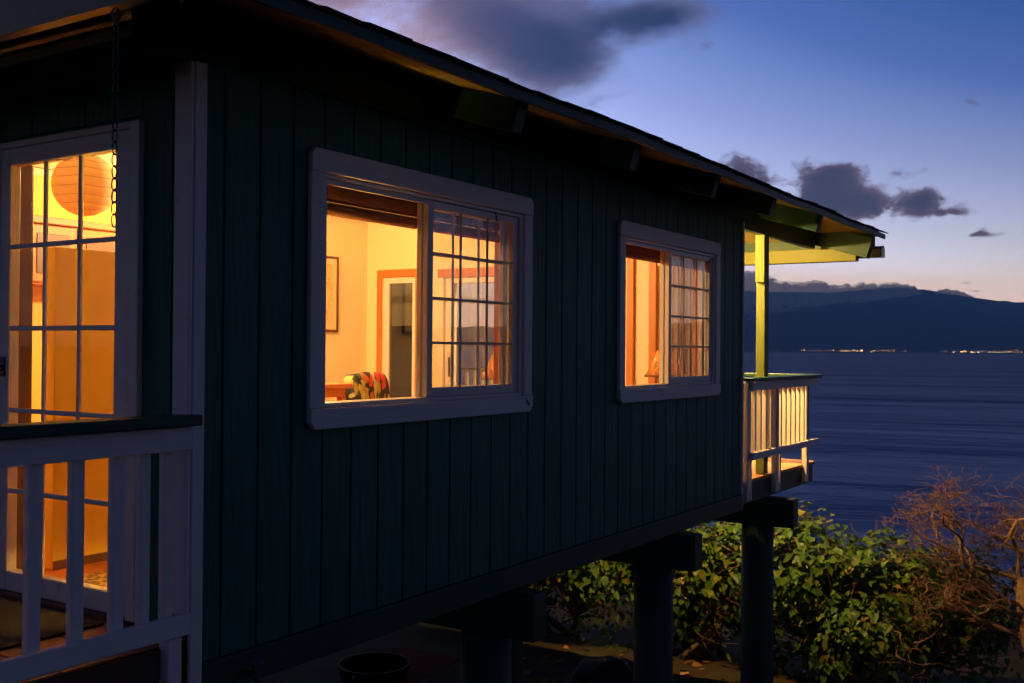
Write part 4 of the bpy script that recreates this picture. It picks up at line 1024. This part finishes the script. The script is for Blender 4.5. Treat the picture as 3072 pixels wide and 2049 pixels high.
# bare thorny tree at the right edge
def kiawe(base, label):
    e_ = empty('thorn_tree', base); tag(e_, label, 'tree'); e_.scale = (1, 1.1, .86); r = random.Random(21)
    trunk = [(-.45, -.55, -.15), (-.20, -.42, .18), (.20, -.18, .50), (.70, .02, .85), (1.1, .15, 1.25), (1.3, .2, 1.6)]
    g = Geo(); g.add(tube_geo(trunk, [.17, .155, .14, .12, .09, .06], 10)); g.build('trunk', m_bark, e_)
    tw = Geo(); limbs = Geo(); tips = []
    def grow(p, d, ln, rad_, lvl):
        pts = [p.copy()]; n = 5
        for s in range(n):
            j_ = .40 if lvl < 2 else .85; d = (d+Vector((r.uniform(-j_, j_), r.uniform(-j_, j_), r.uniform(-j_*.75, j_*.8)))).normalized(); pts.append(pts[-1]+d*ln/n)
        (limbs if lvl < 2 else tw).add(tube_geo(pts, [max(.0032, rad_*(1-.13*s)) for s in range(n+1)], 6 if lvl < 2 else 3, False))
        if lvl >= 4: tips.append(pts[-1]); return
        for c_ in range(4 if lvl < 3 else 3):
            i = r.randint(2, n); dd = (d+Vector((r.uniform(-.9, .9), r.uniform(-.9, .9), r.uniform(-.35, .65)))).normalized()
            grow(pts[i], dd, ln*r.uniform(.55, .78), rad_*.52, lvl+1)
    for (p, d, ln) in [((1.1, .15, 1.25), (-.1, .8, .40), 1.15), ((1.3, .2, 1.6), (.1, .7, .45), 1.0), ((.75, .05, .85), (.1, .85, .40), 1.1), ((1.2, .2, 1.4), (.3, -.2, .4), .9), ((.75, .05, .9), (.4, .6, .25), 1.0),
                       ((1.2, .2, 1.4), (.4, .5, .25), 1.0), ((1.0, .1, 1.1), (-.3, .5, .5), .8), ((1.3, .2, 1.5), (.2, .1, .7), .6)]:
        grow(Vector(p), Vector(d).normalized(), ln, .036, 0)
    limbs.build('limbs', m_bark, e_)
    o = tw.build('twigs', m_twig, e_); o['kind'] = 'stuff'
    # crooked bare limb reaching up
    g = Geo(); gl = [(1.25, -.35, 1.7), (1.2, -.15, 2.0), (1.15, .02, 2.02), (1.1, .22, 2.05), (1.05, .30, 2.25), (1.1, .24, 2.48), (1.15, .02, 2.56), (1.2, -.1, 2.5)]
    g.add(tube_geo(gl, [.03, .03, .028, .027, .025, .02, .014, .008], 7))
    for k in range(16):
        p = Vector(gl[r.randint(2, 7)]); d = Vector((r.uniform(-.4, .4), r.uniform(-.6, 1), r.uniform(-.6, .8))).normalized(); pts = [p]
        for s in range(4): d = (d+Vector((r.uniform(-.5, .5), r.uniform(-.5, .5), r.uniform(-.4, .5)))).normalized(); pts.append(pts[-1]+d*.09)
        g.add(tube_geo(pts, [.009, .007, .005, .003, .002], 5, False))
    g.build('crooked_limb', m_bark, e_)
    sh = (np.array([(0, 0, 0), (.16, 0, -.5), (0, 0, -1), (-.16, 0, -.5)]), [(0, 1, 2, 3)])
    mats = []
    for p in tips:
        if p.y < .35 and r.random() < .55:
            for q in range(7): mats.append(leaf_matrix(p+Vector((r.gauss(0, .05), r.gauss(0, .05), r.gauss(0, .05))), (0, 0, 1), .045, r))
    o = leaf_cloud('crown', mats, m_feather, e_, sh); o['kind'] = 'stuff'
kiawe((9.95, -2.12, zg(9.95, -2.12)), 'bare thorny tree with tangled reddish twigs at the right edge')

# litter: dry leaves, grass tufts, a pale shell
dry_me = leaf_me.copy(); dry_me.name = 'fallen_leaf'; dry_me.materials.clear(); dry_me.materials.append(m_dry)
r = random.Random(5); cnt = 0
while cnt < 90:
    x, y = r.uniform(6.2, 10.4), r.uniform(-1.2, 3.4)
    o = bpy.data.objects.new('fallen_leaf', dry_me); col.objects.link(o); o.location = (x, y, zg(x, y)+.018); s = r.uniform(.07, .14); o.scale = (s, s, s)
    o.rotation_euler = (R(90+r.uniform(-22, 22)), R(r.uniform(-20, 20)), r.uniform(0, 6.28)); cnt += 1
    tag(o, 'dry brown fallen leaf lying on the bare soil below the bushes', 'leaf', 'fallen leaves on the soil')
blade = (np.array([(-.06, 0, 0), (.06, 0, 0), (.03, .1, .55), (-.03, .1, .55), (0, .3, 1.0)]), [(0, 1, 2, 3), (3, 2, 4)])
mats = []
for k in range(9000):
    x, y = r.uniform(6.3, 10.0), r.uniform(-1.6, 3.2)
    if mnoise.noise((x*.9, y*.9, 7)) < .02: continue
    s = r.uniform(.03, .075); mats.append(Matrix.Translation((x, y, zg(x, y)-.004)) @ Matrix.Rotation(r.uniform(0, 6.28), 4, 'Z') @ Matrix.Rotation(r.uniform(-.5, .5), 4, 'X') @ Matrix.Diagonal((s*1.2, s, s, 1)))
tag(leaf_cloud('grass', mats, m_grass, None, blade), 'short sparse grass on the soil under the lanai', 'grass', kind='stuff')
o = cyl('pale_shell', [(0, 0), (.05, .004), (.10, .03), (.105, .035), (.05, .012), (0, .008)], (9.3, -1.62, zg(9.3, -1.62)+.02), plain('shell', (.6, .6, .62), .5), None, 18, (R(20), R(-35), 0)); tag(o, 'small pale dish shaped shell on the dark ground beside the trunk', 'shell')

# lights of the town along the far shore
r = random.Random(9)
lm = [emis('town_warm', (1, .62, .28), 16), emis('town_white', (1, .9, .75), 20), emis('town_orange', (1, .42, .16), 12), emis('town_cool', (.75, .95, 1), 12), emis('town_dim', (1, .75, .55), 4)]
bm = bmesh.new(); bmesh.ops.create_icosphere(bm, subdivisions=1, radius=1); base_me = bpy.data.meshes.new('shore_light'); bm.to_mesh(base_me); bm.free()
lmes = []
for m_ in lm: q = base_me.copy(); q.materials.append(m_); lmes.append(q)
groups = [(20.2, 18.6, 12), (17.6, 16.0, 16), (15.9, 12.2, 60), (12.2, 10.2, 9), (10.0, 6.9, 60), (30, 21, 10), (6.6, 0, 16)]
for a1, a0, n in groups:
    for k in range(n):
        a = r.uniform(a0, a1) if r.random() < .45 else min(a1, max(a0, a0+(a1-a0)*r.choice((.18, .45, .62, .85))+r.gauss(0, .5))); q = r.random(); d = 7560+max(0, r.gauss(0, 420)); h = SEA+7+max(0, (d-7560))*.035+r.uniform(0, 9)
        o = bpy.data.objects.new('shore_light', r.choices(lmes, [4, 3, 3, 1, 5])[0]); col.objects.link(o)
        o.location = (CX+(d-60)*math.cos(R(a)), CY+(d-60)*math.sin(R(a)), h); s = .7+1.4*r.random()**2.5; o.scale = (s, s, s)
        tag(o, 'tiny town light twinkling on the far shore below the mountain', 'light', 'town lights along the far shore')
